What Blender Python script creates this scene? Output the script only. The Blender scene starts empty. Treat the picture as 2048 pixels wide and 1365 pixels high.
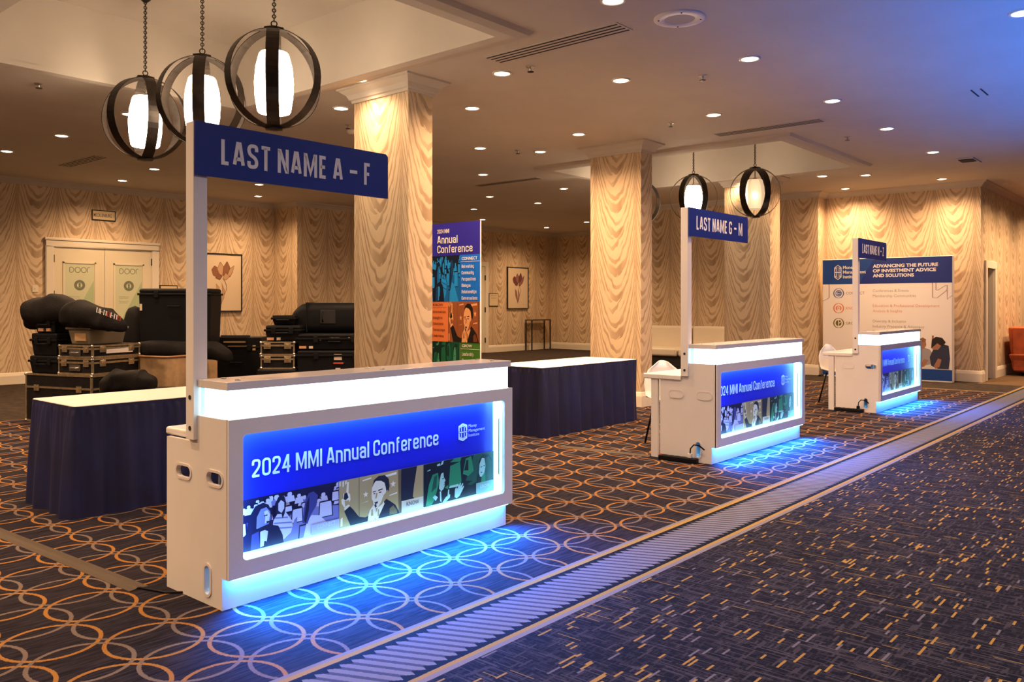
import bpy, bmesh, math, random
from mathutils import Vector, Matrix, noise as mnoise

random.seed(7)
SC = bpy.context.scene
COL = SC.collection
PI = math.pi
A = 0.86                      # heading of the camera against the room's long axis (radians)
CA, SA = math.cos(A), math.sin(A)
EYE = 1.433

# ------------------------------------------------------------------ camera
cam_data = bpy.data.cameras.new('camera')
cam = bpy.data.objects.new('camera', cam_data)
COL.objects.link(cam)
cam.location = (0, 0, EYE)
cam.rotation_euler = (PI / 2, 0, -A)
cam_data.sensor_width = 36.0
cam_data.lens = 36.0 * 1672.0 / 2048.0
cam_data.shift_y = -(682.5 - 609.5) / 2048.0
cam_data.clip_start = 0.05
SC.camera = cam

# ------------------------------------------------------------------ world, exposure
W = bpy.data.worlds.new('world')
SC.world = W
W.use_nodes = True
W.node_tree.nodes['Background'].inputs[0].default_value = (1.0, 0.66, 0.46, 1)
W.node_tree.nodes['Background'].inputs[1].default_value = 0.10
SC.view_settings.view_transform = 'Standard'
SC.view_settings.look = 'None'
SC.view_settings.gamma = 1.0
SC.view_settings.use_curve_mapping = False
SC.view_settings.exposure = 0.0
SC.cycles.use_denoising = True
SC.cycles.max_bounces = 7
SC.cycles.diffuse_bounces = 4
SC.cycles.sample_clamp_indirect = 6.0

DOWN_COL, DOWN_W = (1.0, 0.62, 0.34), 285.0        # recessed downlights
SHADE_COL, SHADE_S = (1.0, 0.76, 0.52), 30.0       # pendant glass shades
LED_COL = (0.07, 0.34, 1.0)                       # counter LED strips
LED_KICK, LED_WIN, BOX_S = 115.0, 40.0, 3.0
LED_FLOOR_W = 260.0
BLUE_W = 850.0

def lamp(name, kind, loc, color, energy, parent=None, rot=(0, 0, 0), **kw):
    d = bpy.data.lights.new(name, kind)
    d.color = color
    d.energy = energy
    for k, v in kw.items():
        setattr(d, k, v)
    o = bpy.data.objects.new(name, d)
    COL.objects.link(o)
    o.location = loc
    o.rotation_euler = rot
    if parent:
        o.parent = parent
    return o

# blue event uplight standing to the right, washing the ceiling
for bx, by, k in ((6.6, -0.6, .75), (9.0, -0.2, .9), (11.8, .2, .55)):
    lamp('blue_uplight', 'SPOT', (bx, by, 0.3), (0.0, 0.19, 1.0), BLUE_W * k, rot=(PI, 0, 0),
         spot_size=math.radians(118), spot_blend=1.0, shadow_soft_size=0.25)

# ------------------------------------------------------------------ shader helpers
class E:
    """one socket of a node tree with arithmetic"""
    def __init__(s, nt, sock): s.nt, s.s = nt, sock
    def _op(s, op, *a, **k):
        n = s.nt.nodes.new('ShaderNodeMath'); n.operation = op
        n.use_clamp = k.get('clamp', False)
        for i, x in enumerate((s,) + a):
            if isinstance(x, E): s.nt.links.new(x.s, n.inputs[i])
            else: n.inputs[i].default_value = x
        return E(s.nt, n.outputs[0])
    def __add__(s, o): return s._op('ADD', o)
    def __radd__(s, o): return s._op('ADD', o)
    def __sub__(s, o): return s._op('SUBTRACT', o)
    def __rsub__(s, o): return (s * -1.0) + o
    def __mul__(s, o): return s._op('MULTIPLY', o)
    def __rmul__(s, o): return s._op('MULTIPLY', o)
    def __truediv__(s, o): return s._op('DIVIDE', o)
    def abs(s): return s._op('ABSOLUTE')
    def floor(s): return s._op('FLOOR')
    def frac(s): return s._op('FRACT')
    def pow(s, p): return s._op('POWER', p)
    def sqrt(s): return s._op('SQRT')
    def sin(s): return s._op('SINE')
    def gt(s, o): return s._op('GREATER_THAN', o)
    def lt(s, o): return s._op('LESS_THAN', o)
    def max(s, o): return s._op('MAXIMUM', o)
    def min(s, o): return s._op('MINIMUM', o)
    def mod(s, o): return s._op('FLOORED_MODULO', o)
    def clamp(s): return s._op('ADD', 0.0, clamp=True)
    def ss(s, a, b):
        n = s.nt.nodes.new('ShaderNodeMapRange'); n.interpolation_type = 'SMOOTHSTEP'
        s.nt.links.new(s.s, n.inputs[0])
        for i, x in ((1, a), (2, b)):
            if isinstance(x, E): s.nt.links.new(x.s, n.inputs[i])
            else: n.inputs[i].default_value = x
        n.inputs[3].default_value = 0; n.inputs[4].default_value = 1
        return E(s.nt, n.outputs[0])

def vec(nt, x, y, z=0.0):
    n = nt.nodes.new('ShaderNodeCombineXYZ')
    for i, q in enumerate((x, y, z)):
        if isinstance(q, E): nt.links.new(q.s, n.inputs[i])
        else: n.inputs[i].default_value = q
    return n.outputs[0]

def noise(nt, v, scale, detail=2.0, rough=0.5):
    n = nt.nodes.new('ShaderNodeTexNoise')
    if v is not None: nt.links.new(v, n.inputs['Vector'])
    n.inputs['Scale'].default_value = scale
    n.inputs['Detail'].default_value = detail
    n.inputs['Roughness'].default_value = rough
    return E(nt, n.outputs[0])

def white(nt, v):
    n = nt.nodes.new('ShaderNodeTexWhiteNoise'); n.noise_dimensions = '3D'
    nt.links.new(v, n.inputs['Vector'])
    return E(nt, n.outputs['Value'])

def mix(nt, f, a, b):
    n = nt.nodes.new('ShaderNodeMix'); n.data_type = 'RGBA'
    if isinstance(f, E): nt.links.new(f.s, n.inputs[0])
    else: n.inputs[0].default_value = f
    for i, c in ((6, a), (7, b)):
        if isinstance(c, (tuple, list)): n.inputs[i].default_value = (*c[:3], 1)
        else: nt.links.new(c, n.inputs[i])
    return n.outputs[2]

def geo(nt):
    g = nt.nodes.new('ShaderNodeNewGeometry')
    s = nt.nodes.new('ShaderNodeSeparateXYZ'); nt.links.new(g.outputs['Position'], s.inputs[0])
    return [E(nt, s.outputs[i]) for i in range(3)], g

MATS = {}
def mat(name, color=(0.8, 0.8, 0.8), rough=0.5, metal=0.0, emit=None, strength=0.0, bump=0.0, bscale=200.0, var=0.0, vscale=6.0, spec=0.5, trans=0.0, alpha=1.0):
    if name in MATS: return MATS[name]
    m = bpy.data.materials.new(name); m.use_nodes = True
    nt = m.node_tree; b = nt.nodes['Principled BSDF']
    b.inputs['Base Color'].default_value = (*color, 1)
    b.inputs['Roughness'].default_value = rough
    b.inputs['Metallic'].default_value = metal
    b.inputs['Specular IOR Level'].default_value = spec
    b.inputs['Transmission Weight'].default_value = trans
    b.inputs['Alpha'].default_value = alpha
    if emit:
        b.inputs['Emission Color'].default_value = (*emit, 1)
        b.inputs['Emission Strength'].default_value = strength
    if var or bump:
        tc = nt.nodes.new('ShaderNodeTexCoord')
    if var:
        f = noise(nt, tc.outputs['Object'], vscale, 4.0, 0.6)
        lo = tuple(max(0.0, c * (1 - var)) for c in color); hi = tuple(min(1.0, c * (1 + var)) for c in color)
        nt.links.new(mix(nt, f.ss(0.3, 0.7), lo, hi), b.inputs['Base Color'])
    if bump:
        f = noise(nt, tc.outputs['Object'], bscale, 3.0)
        bn = nt.nodes.new('ShaderNodeBump'); bn.inputs['Strength'].default_value = bump
        bn.inputs['Distance'].default_value = 0.01
        nt.links.new(f.s, bn.inputs['Height']); nt.links.new(bn.outputs[0], b.inputs['Normal'])
    MATS[name] = m
    return m

def wallpaper():
    """trompe-l'oeil print of draped satin: swags between vertical gathers, 0.685 m wide, half drop"""
    m = bpy.data.materials.new('draped_satin_wallpaper'); m.use_nodes = True
    nt = m.node_tree; b = nt.nodes['Principled BSDF']
    (x, y, z), g = geo(nt)
    s = nt.nodes.new('ShaderNodeSeparateXYZ'); nt.links.new(g.outputs['True Normal'], s.inputs[0])
    onx = E(nt, s.outputs[0]).abs().gt(0.5)
    u = y * onx + (x + 0.05) * (1.0 - onx)
    p = (u - 6.34) / 0.685
    c = p.floor()
    t = p - c - 0.5
    v = z + c.mod(2.0) * 0.455
    w1 = noise(nt, vec(nt, t * 2.0, v * 0.8, 0.0), 4.0, 1.0)
    w2 = noise(nt, vec(nt, t * 1.2, v * 1.6, 7.0), 5.0, 1.0)
    lam = 0.182
    def fall(a_): return a_ * 0.14 + a_.pow(2.3) * 0.80
    a0 = (t.abs() * 2.0).min(1.0)
    k0 = ((v - fall(a0)) / lam).floor().mod(5.0)
    sh = white(nt, vec(nt, k0, 5.0, 2.0)) - 0.5
    a = ((t + (sh * 0.20 + (w1 - 0.5) * 0.14) * (1.0 - a0.pow(1.5))).abs() * 2.0).min(1.0)
    drop = fall(a)
    q = (v - drop + (w2 - 0.5) * 0.05) / lam
    f = q.frac(); k = q.floor().mod(5.0)
    h = white(nt, vec(nt, k, 3.0, 1.0)); h2 = white(nt, vec(nt, k, 9.0, 4.0))
    # dark wedge under each fold, only in the belly of the swag and stronger on one side
    belly = 1.0 - a.ss(0.18, 0.62)
    wdt = belly * (0.06 + h * 0.52) + 0.30
    side = (t * (h2 - 0.5) * 6.0 + 0.62).clamp()
    wedge = (1.0 - f.ss(wdt * 0.75, wdt + 0.05)) * f.ss(0.0, 0.035) * (0.25 + side * 0.75) * (0.25 + belly * 0.75)
    # pleats fanning down from the gathers: alternating light and dark bands
    g1 = (q + h * 0.10).frac()
    pleat = (1.0 - g1.ss(0.20, 0.58)) * g1.ss(0.0, 0.16) * 0.85
    g2 = (q * 2.0 + 0.55).frac()
    pleat = pleat.max((1.0 - g2.ss(0.22, 0.40)) * g2.ss(0.0, 0.14) * 0.24 * a.ss(0.45, 0.70))
    pleat = pleat * a.ss(0.16, 0.50)
    gath = a.ss(0.86, 0.97) * (0.30 + 0.35 * ((t * 2.0).abs() * 60.0).sin().abs())
    tone = (wedge.max(pleat).max(gath)).clamp()
    grain = noise(nt, vec(nt, u * 3.0, z * 1.0, 0.0), 60.0, 3.0)
    tone = (tone + (grain - 0.5) * 0.10 + (w2 - 0.5) * 0.30 + (w1 - 0.5) * 0.25).clamp()
    col = mix(nt, tone, (0.72, 0.56, 0.37), (0.385, 0.255, 0.15))
    nt.links.new(col, b.inputs['Base Color'])
    b.inputs['Roughness'].default_value = 0.55
    b.inputs['Specular IOR Level'].default_value = 0.25
    return m

def carpet():
    m = bpy.data.materials.new('ballroom_carpet'); m.use_nodes = True
    nt = m.node_tree; b = nt.nodes['Principled BSDF']
    (x, y, z), g = geo(nt)
    pv = vec(nt, x, y, 0.0)
    wob = (noise(nt, pv, 90.0, 2.0) - 0.5) * 0.010
    fib = noise(nt, pv, 420.0, 2.0)
    # --- field of interlocking rings
    px = (x + wob - 2.16) / 0.3005; py = (y + wob - 3.33) / 0.3105
    i = px.floor(); j = py.floor()
    fx = px - i - 0.5; fy = py - j - 0.5
    par = (i + j).mod(2.0)
    def ring(dx, dy):
        d = ((fx - dx) * (fx - dx) + (fy - dy) * (fy - dy)).sqrt()
        return 1.0 - (d - 0.640).abs().ss(0.024, 0.036)
    own = ring(0, 0)
    nb = ring(1, 0).max(ring(-1, 0)).max(ring(0, 1)).max(ring(0, -1))
    streak = noise(nt, vec(nt, x * 5.0, y * 80.0, 0.0), 1.0, 3.0, 0.65)
    blot = noise(nt, pv, 1.7, 2.0)
    ground = mix(nt, streak.ss(0.36, 0.66), (0.008, 0.007, 0.012), (0.042, 0.035, 0.050))
    ground = mix(nt, blot.ss(0.35, 0.7) * 0.35, ground, (0.027, 0.019, 0.024))
    gold, grey = (0.38, 0.175, 0.045), (0.19, 0.145, 0.125)
    c_own = mix(nt, par, gold, grey); c_nb = mix(nt, par, grey, gold)
    field = mix(nt, nb, ground, c_nb); field = mix(nt, own, field, c_own)
    plain = mix(nt, noise(nt, pv, 8.0, 4.0).ss(0.3, 0.7), (0.040, 0.030, 0.024), (0.070, 0.052, 0.040))
    inside = x.lt(15.45) * y.lt(11.45)
    field = mix(nt, inside, plain, field)
    end = (x - 15.5).abs().lt(0.035) * y.lt(11.5)
    field = mix(nt, end, field, (0.30, 0.20, 0.09))
    # --- striped border with saw-tooth edges
    ph = (x - 2.207 + (y - 2.394) * 0.46 + wob) / 0.0592
    st = ph.frac()
    tri = (st - 0.5).abs() * 2.0
    light = (st - 0.5).abs().ss(0.17, 0.23)
    band = mix(nt, light, (0.075, 0.078, 0.115), (0.22, 0.212, 0.25))
    inb = (y + wob).lt(2.655 + tri * 0.035) * (y + wob).gt(2.430 - tri * 0.035)
    border = mix(nt, inb, (0.012, 0.013, 0.020), band)
    g1 = (y + wob * 0.6)
    line_a = g1.gt(2.714) * g1.lt(2.746); line_b = g1.gt(2.746) * g1.lt(2.770)
    line_c = g1.gt(2.346) * g1.lt(2.372); line_d = g1.gt(2.316) * g1.lt(2.346)
    border = mix(nt, line_a.max(line_c), border, (0.42, 0.26, 0.065))
    border = mix(nt, line_b.max(line_d), border, (0.25, 0.22, 0.215))
    # --- dashed field
    def dashes(p1, p2, wd, ln, seed, fill):
        r = (p1 / wd).floor()
        rh = white(nt, vec(nt, r, seed, 0.0))
        q = p2 / ln + rh * 37.0
        cc = q.floor(); fr = q.frac()
        hh = white(nt, vec(nt, r, cc, seed)); hl = white(nt, vec(nt, r, cc, seed + 5.0))
        return hh, fr.lt(hl * 0.6 + fill)
    yw = y + wob * 0.3; xw = x + wob * 0.3
    h1, on1 = dashes(yw, xw, 0.0105, 0.135, 1.0, 0.25)
    h2, on2 = dashes(xw, yw, 0.0055, 0.20, 2.0, 0.35)
    h3, on3 = dashes(yw, xw, 0.0085, 0.075, 3.0, 0.3)
    h4, on4 = dashes(xw, yw, 0.0040, 0.11, 8.0, 0.4)
    base = mix(nt, fib.ss(0.35, 0.7), (0.005, 0.005, 0.009), (0.018, 0.016, 0.022))
    d = mix(nt, h3.gt(0.62) * on3, base, (0.028, 0.024, 0.028))
    d = mix(nt, h4.gt(0.62) * on4 * 0.8, d, (0.040, 0.033, 0.038))
    d = mix(nt, h2.gt(0.78) * on2 * 0.8, d, (0.085, 0.071, 0.074))
    d = mix(nt, h1.gt(0.74) * on1, d, (0.055, 0.046, 0.050))
    d = mix(nt, h1.gt(0.90) * on1, d, (0.17, 0.145, 0.15))
    d = mix(nt, h2.gt(0.982) * on2, d, (0.30, 0.18, 0.045))
    d = mix(nt, h1.gt(0.925) * on1, d, (0.42, 0.235, 0.05))
    out = mix(nt, y.lt(2.316), border, d)
    out = mix(nt, y.gt(2.770), out, field)
    hall = x.gt(17.0) * y.lt(3.5) * y.gt(2.78)
    out = mix(nt, hall, out, (0.16, 0.10, 0.055))
    out = mix(nt, fib.ss(0.25, 0.75) * 0.35, out, (0.0, 0.0, 0.0))
    nt.links.new(out, b.inputs['Base Color'])
    b.inputs['Roughness'].default_value = 0.95
    b.inputs['Specular IOR Level'].default_value = 0.08
    bn = nt.nodes.new('ShaderNodeBump'); bn.inputs['Strength'].default_value = 0.5; bn.inputs['Distance'].default_value = 0.004
    nt.links.new(fib.s, bn.inputs['Height']); nt.links.new(bn.outputs[0], b.inputs['Normal'])
    return m

M_WALL = wallpaper()
M_FLOOR = carpet()
M_CEIL = mat('painted_ceiling', (0.58, 0.52, 0.45), 0.85, var=0.03, vscale=1.5)
M_TRIM = mat('cream_trim_paint', (0.78, 0.70, 0.56), 0.45)
M_DOOR = mat('cream_door_paint', (0.74, 0.66, 0.48), 0.45)
M_WHITE = mat('white_laminate', (0.80, 0.77, 0.75), 0.30, var=0.02, vscale=3.0)
M_TOP = mat('white_counter_laminate', (0.74, 0.70, 0.69), 0.12, var=0.05, vscale=2.0)
M_BLACK = mat('black_plastic', (0.006, 0.006, 0.008), 0.5, bump=0.15, bscale=300, spec=0.16)
M_CLOTHB = mat('black_nylon', (0.007, 0.006, 0.007), 0.8, bump=0.5, bscale=60, var=0.3, vscale=9, spec=0.2)
M_IRON = mat('dark_bronze_iron', (0.030, 0.022, 0.017), 0.42, 0.6, var=0.25, vscale=12)
M_STEEL = mat('steel', (0.6, 0.58, 0.55), 0.3, 1.0)
M_ALU = mat('scuffed_aluminium', (0.62, 0.50, 0.32), 0.32, 0.85, var=0.2, vscale=15)
M_NAVY = mat('navy_skirting_cloth', (0.002, 0.004, 0.052), 0.65, var=0.25, vscale=4)
M_LINEN = mat('white_table_linen', (0.82, 0.76, 0.72), 0.75)
M_LED = mat('blue_led_strip', (0.8, 0.9, 1.0), 0.4, emit=LED_COL, strength=LED_KICK)
M_LEDW = mat('window_led_lining', (0.8, 0.9, 1.0), 0.4, emit=(0.17, 0.55, 1.0), strength=LED_WIN)
M_LEDL = mat('window_led_lining_low', (0.8, 0.9, 1.0), 0.4, emit=(0.22, 0.68, 1.0), strength=4.0)
M_BOX = mat('lit_white_acrylic', (0.9, 0.95, 1.0), 0.25, emit=(0.62, 0.86, 1.0), strength=BOX_S)
M_BOXE = mat('lit_acrylic_edge', (0.7, 0.9, 1.0), 0.25, emit=(0.30, 0.78, 1.0), strength=1.0)
M_SIGN = mat('blue_sign_face', (0.012, 0.030, 0.235), 0.35)
M_LETTER = mat('white_vinyl_lettering', (0.92, 0.91, 0.90), 0.45)
M_SHADE = mat('lit_opal_glass', (0.95, 0.9, 0.8), 0.3, emit=SHADE_COL, strength=SHADE_S)
M_SHADEDIM = mat('frosted_glass_shade', (0.80, 0.70, 0.58), 0.35, emit=(1.0, 0.70, 0.42), strength=0.55)
M_BULB = mat('glowing_bulb', (1, 1, 1), 0.3, emit=(1.0, 0.80, 0.55), strength=30.0)
M_LENS = mat('downlight_lens', (1, 1, 1), 0.3, emit=(1.0, 0.83, 0.58), strength=14.0)
M_LEATHER = mat('white_leather', (0.74, 0.66, 0.52), 0.4)
M_ORANGE = mat('orange_upholstery', (0.42, 0.085, 0.022), 0.6, var=0.2, vscale=6)
M_CHAIR = mat('white_moulded_plastic', (0.76, 0.70, 0.66), 0.3)
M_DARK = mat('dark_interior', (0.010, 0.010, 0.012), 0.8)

# ------------------------------------------------------------------ mesh helpers
class MB:
    def __init__(s): s.v, s.f, s.m = [], [], []
    def poly(s, pts, m=0):
        n = len(s.v); s.v += [tuple(p) for p in pts]; s.f.append(tuple(range(n, n + len(pts)))); s.m.append(m); return s
    def box(s, x0, y0, z0, x1, y1, z1, m=0):
        if x0 > x1: x0, x1 = x1, x0
        if y0 > y1: y0, y1 = y1, y0
        if z0 > z1: z0, z1 = z1, z0
        n = len(s.v)
        s.v += [(x0, y0, z0), (x1, y0, z0), (x1, y1, z0), (x0, y1, z0), (x0, y0, z1), (x1, y0, z1), (x1, y1, z1), (x0, y1, z1)]
        for q in ((0, 3, 2, 1), (4, 5, 6, 7), (0, 1, 5, 4), (1, 2, 6, 5), (2, 3, 7, 6), (3, 0, 4, 7)):
            s.f.append(tuple(n + k for k in q)); s.m.append(m)
        return s
    def taper(s, x0, y0, z0, x1, y1, z1, dx, dy, m=0):
        """box whose bottom is drawn in by dx, dy on every side"""
        n = len(s.v); s.box(x0, y0, z0, x1, y1, z1, m)
        for k in range(4):
            a = s.v[n + k]; cx, cy = (x0 + x1) / 2, (y0 + y1) / 2
            s.v[n + k] = (a[0] + (dx if a[0] < cx else -dx), a[1] + (dy if a[1] < cy else -dy), a[2])
        return s
    def rings(s, rs, m=0, cap=True, closed=True):
        n0 = len(s.v); k = len(rs[0])
        for r in rs: s.v += [tuple(p) for p in r]
        for a in range(len(rs) - 1):
            for b in range(k if closed else k - 1):
                c = (b + 1) % k
                s.f.append((n0 + a * k + b, n0 + a * k + c, n0 + (a + 1) * k + c, n0 + (a + 1) * k + b)); s.m.append(m)
        if cap and closed:
            s.f.append(tuple(n0 + b for b in reversed(range(k)))); s.m.append(m)
            s.f.append(tuple(n0 + (len(rs) - 1) * k + b for b in range(k))); s.m.append(m)
        return s
    def lathe(s, prof, n=24, c=(0, 0), m=0, cap=True):
        return s.rings([[(c[0] + r * math.cos(2 * PI * k / n), c[1] + r * math.sin(2 * PI * k / n), z) for k in range(n)] for r, z in prof], m, cap)
    def cyl(s, p0, p1, r, n=12, m=0, r1=None):
        return s.tube([p0, p1], r, n, m, r1)
    def tube(s, path, r, n=8, m=0, r1=None):
        P = [Vector(p) for p in path]; rs = []
        up = Vector((0, 0, 1))
        d0 = (P[1] - P[0]).normalized()
        if abs(d0.dot(up)) > 0.95: up = Vector((1, 0, 0))
        for i, p in enumerate(P):
            d = (P[min(i + 1, len(P) - 1)] - P[max(i - 1, 0)]).normalized()
            a = d.cross(up); a = a.normalized() if a.length > 1e-6 else Vector((1, 0, 0))
            b = a.cross(d).normalized()
            rr = r if r1 is None else r + (r1 - r) * i / (len(P) - 1)
            rs.append([p + (a * math.cos(2 * PI * k / n) + b * math.sin(2 * PI * k / n)) * rr for k in range(n)])
        return s.rings(rs, m)
    def ball(s, c, r, n=10, m=0, sc=(1, 1, 1)):
        prof = [(max(1e-4, math.sin(PI * k / n)) * r, -math.cos(PI * k / n) * r) for k in range(n + 1)]
        return s.rings([[(c[0] + q * math.cos(2 * PI * k / (n * 2)) * sc[0], c[1] + q * math.sin(2 * PI * k / (n * 2)) * sc[1], c[2] + z * sc[2]) for k in range(n * 2)] for q, z in prof], m)
    def torus(s, c, R, r, axis='z', n=20, k=8, m=0, sz=1.0):
        rs = []
        for i in range(n + 1):
            a = 2 * PI * i / n; row = []
            for j in range(k):
                b = 2 * PI * j / k
                p = [(R + r * math.cos(b)) * math.cos(a), (R + r * math.cos(b)) * math.sin(a) * sz, r * math.sin(b)]
                if axis == 'x': p = [p[2], p[0], p[1]]
                if axis == 'y': p = [p[0], p[2], p[1]]
                row.append((c[0] + p[0], c[1] + p[1], c[2] + p[2]))
            rs.append(row)
        return s.rings(rs, m, cap=False)
    def mesh(s, me, mtx, m=0):
        n = len(s.v); s.v += [tuple(mtx @ v.co) for v in me.vertices]
        for p in me.polygons: s.f.append(tuple(n + k for k in p.vertices)); s.m.append(m)
        return s
    def build(s, name, mats, parent=None, smooth=False, bevel=0.0, seg=2, sub=0):
        me = bpy.data.meshes.new(name)
        me.from_pydata(s.v, [], s.f)
        mats = mats if isinstance(mats, (list, tuple)) else [mats]
        for q in mats: me.materials.append(q)
        for p, k in zip(me.polygons, s.m): p.material_index = min(k, len(mats) - 1); p.use_smooth = smooth
        me.validate(); me.update()
        o = bpy.data.objects.new(name, me); COL.objects.link(o)
        if parent: o.parent = parent
        if bevel:
            bm = bmesh.new(); bm.from_mesh(me); bmesh.ops.remove_doubles(bm, verts=bm.verts, dist=1e-5)
            bm.to_mesh(me); bm.free()
            d = o.modifiers.new('bevel', 'BEVEL'); d.width = bevel; d.segments = seg; d.limit_method = 'ANGLE'; d.angle_limit = math.radians(40)
            d.harden_normals = False
        if sub:
            d = o.modifiers.new('sub', 'SUBSURF'); d.levels = sub; d.render_levels = sub
        return o

def tag(o, label=None, cat=None, group=None, kind=None):
    if label: o['label'] = label
    if cat: o['category'] = cat
    if group: o['group'] = group
    if kind: o['kind'] = kind
    return o

def thing(name, label, cat, loc=(0, 0, 0), rz=0.0, group=None):
    o = bpy.data.objects.new(name, None); COL.objects.link(o)
    o.empty_display_size = 0.1
    o.location = loc; o.rotation_euler = (0, 0, rz)
    return tag(o, label, cat, group)

def struct(o, label=None):
    o['kind'] = 'structure'
    if label: o['label'] = label
    return o

def dup(root, loc, rz=None, label=None):
    r = root.copy(); COL.objects.link(r); r.location = loc
    if rz is not None: r.rotation_euler = (0, 0, rz)
    if label: r['label'] = label
    for ch in list(root.children):
        c = ch.copy(); COL.objects.link(c); c.parent = r
        for g in list(ch.children):
            d = g.copy(); COL.objects.link(d); d.parent = c
    return r

def at(px, depth):
    """ground point seen in image column px at the given distance along the view axis"""
    x = (px - 1024) / 1672.0 * depth
    return (x * CA + depth * SA, -x * SA + depth * CA)

def hz(py, depth):
    return EYE + (609.5 - py) / 1672.0 * depth

def oval(cx, cy, rx, ry, n=8):
    """stadium outline, long side along the larger half size"""
    out = []
    if rx >= ry:
        r = ry
        for k in range(n + 1): a = -PI / 2 + PI * k / n; out.append((cx + rx - r + r * math.cos(a), cy + r * math.sin(a)))
        for k in range(n + 1): a = PI / 2 + PI * k / n; out.append((cx - rx + r + r * math.cos(a), cy + r * math.sin(a)))
    else:
        r = rx
        for k in range(n + 1): a = PI * k / n; out.append((cx + r * math.cos(a), cy + ry - r + r * math.sin(a)))
        for k in range(n + 1): a = PI + PI * k / n; out.append((cx + r * math.cos(a), cy - ry + r + r * math.sin(a)))
    return out

def rrect(x0, y0, x1, y1, r, n=5):
    out = []
    for cx, cy, a0 in ((x1 - r, y0 + r, -PI / 2), (x1 - r, y1 - r, 0), (x0 + r, y1 - r, PI / 2), (x0 + r, y0 + r, PI)):
        for k in range(n + 1):
            a = a0 + PI / 2 * k / n; out.append((cx + r * math.cos(a), cy + r * math.sin(a)))
    return out

def plate(outline, holes, thick):
    """flat plate in its own xy plane (z from -thick/2 to thick/2) with holes cut through"""
    cu = bpy.data.curves.new('outline', 'CURVE'); cu.dimensions = '2D'; cu.fill_mode = 'BOTH'; cu.extrude = thick / 2
    for ring in [outline] + list(holes):
        sp = cu.splines.new('POLY'); sp.points.add(len(ring) - 1); sp.use_cyclic_u = True
        for p, q in zip(sp.points, ring): p.co = (q[0], q[1], 0, 1)
    o = bpy.data.objects.new('outline', cu)
    me = bpy.data.meshes.new_from_object(o)
    bpy.data.objects.remove(o); bpy.data.curves.remove(cu)
    return me

# ------------------------------------------------------------------ lettering
R_ = 'r'
GL = {   # strokes in a unit box; third item: corner radius factor (0 = sharp)
 'A': (.92, [([(0, 0), (.38, 1), (.62, 1), (1, 0)], 0, 0), ([(.17, .27), (.83, .27)], 0, 0)]),
 'C': (.86, [([(1, .68), (1, 1), (0, 1), (0, 0), (1, 0), (1, .32)], 0, 1)]),
 'D': (.88, [([(0, 0), (0, 1), (1, 1), (1, 0)], 1, 1)]),
 'E': (.72, [([(1, 1), (0, 1), (0, 0), (1, 0)], 0, 0), ([(0, .51), (.88, .51)], 0, 0)]),
 'F': (.70, [([(1, 1), (0, 1), (0, -.1)], 0, 0), ([(0, .49), (.88, .49)], 0, 0)]),
 'G': (.88, [([(1, .76), (1, 1), (0, 1), (0, 0), (1, 0), (1, .44)], 0, 1), ([(.5, .44), (1.1, .44)], 0, 0)]),
 'I': (.22, [([(.5, -.1), (.5, 1.1)], 0, 0)]),
 'K': (.90, [([(0, -.1), (0, 1.1)], 0, 0), ([(1, 1.1), (.1, .42)], 0, 0), ([(.38, .62), (1, -.1)], 0, 0)]),
 'L': (.68, [([(0, 1.1), (0, 0), (1, 0)], 0, 0)]),
 'M': (1.18, [([(0, -.1), (0, 1), (.08, 1), (.5, .1), (.92, 1), (1, 1), (1, -.1)], 0, 0)]),
 'N': (.92, [([(0, -.1), (0, 1), (.1, 1), (.9, 0), (1, 0), (1, 1.1)], 0, 0)]),
 'R': (.90, [([(0, -.1), (0, 1), (1, 1), (1, .48), (0, .48)], 0, 1), ([(.55, .48), (1, -.1)], 0, 0)]),
 'S': (.86, [([(1, .74), (1, 1), (0, 1), (0, .60), (1, .40), (1, 0), (0, 0), (0, .26)], 0, 1)]),
 'T': (.84, [([(-.1, 1), (1.1, 1)], 0, 0), ([(.5, 1), (.5, -.1)], 0, 0)]),
 'Z': (.80, [([(0, 1), (1, 1), (0, 0), (1, 0)], 0, 0)]),
 '0': (.88, [([(0, 0), (0, 1), (1, 1), (1, 0)], 1, 1)]),
 '2': (.86, [([(0, .70), (0, 1), (1, 1), (1, .58), (0, .05), (0, 0), (1, 0)], 0, .9)]),
 '4': (.92, [([(.72, -.1), (.72, 1), (.62, 1), (0, .26), (1.08, .26)], 0, 0)]),
 '-': (.98, [([(0, .5), (1, .5)], 0, 0)]),
 '&': (.95, [([(1, 0), (.1, .8), (.25, 1), (.6, .9), (.1, .4), (.0, .1), (.4, 0), (1, .45)], 0, .5)]),
}
X = .745
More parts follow.
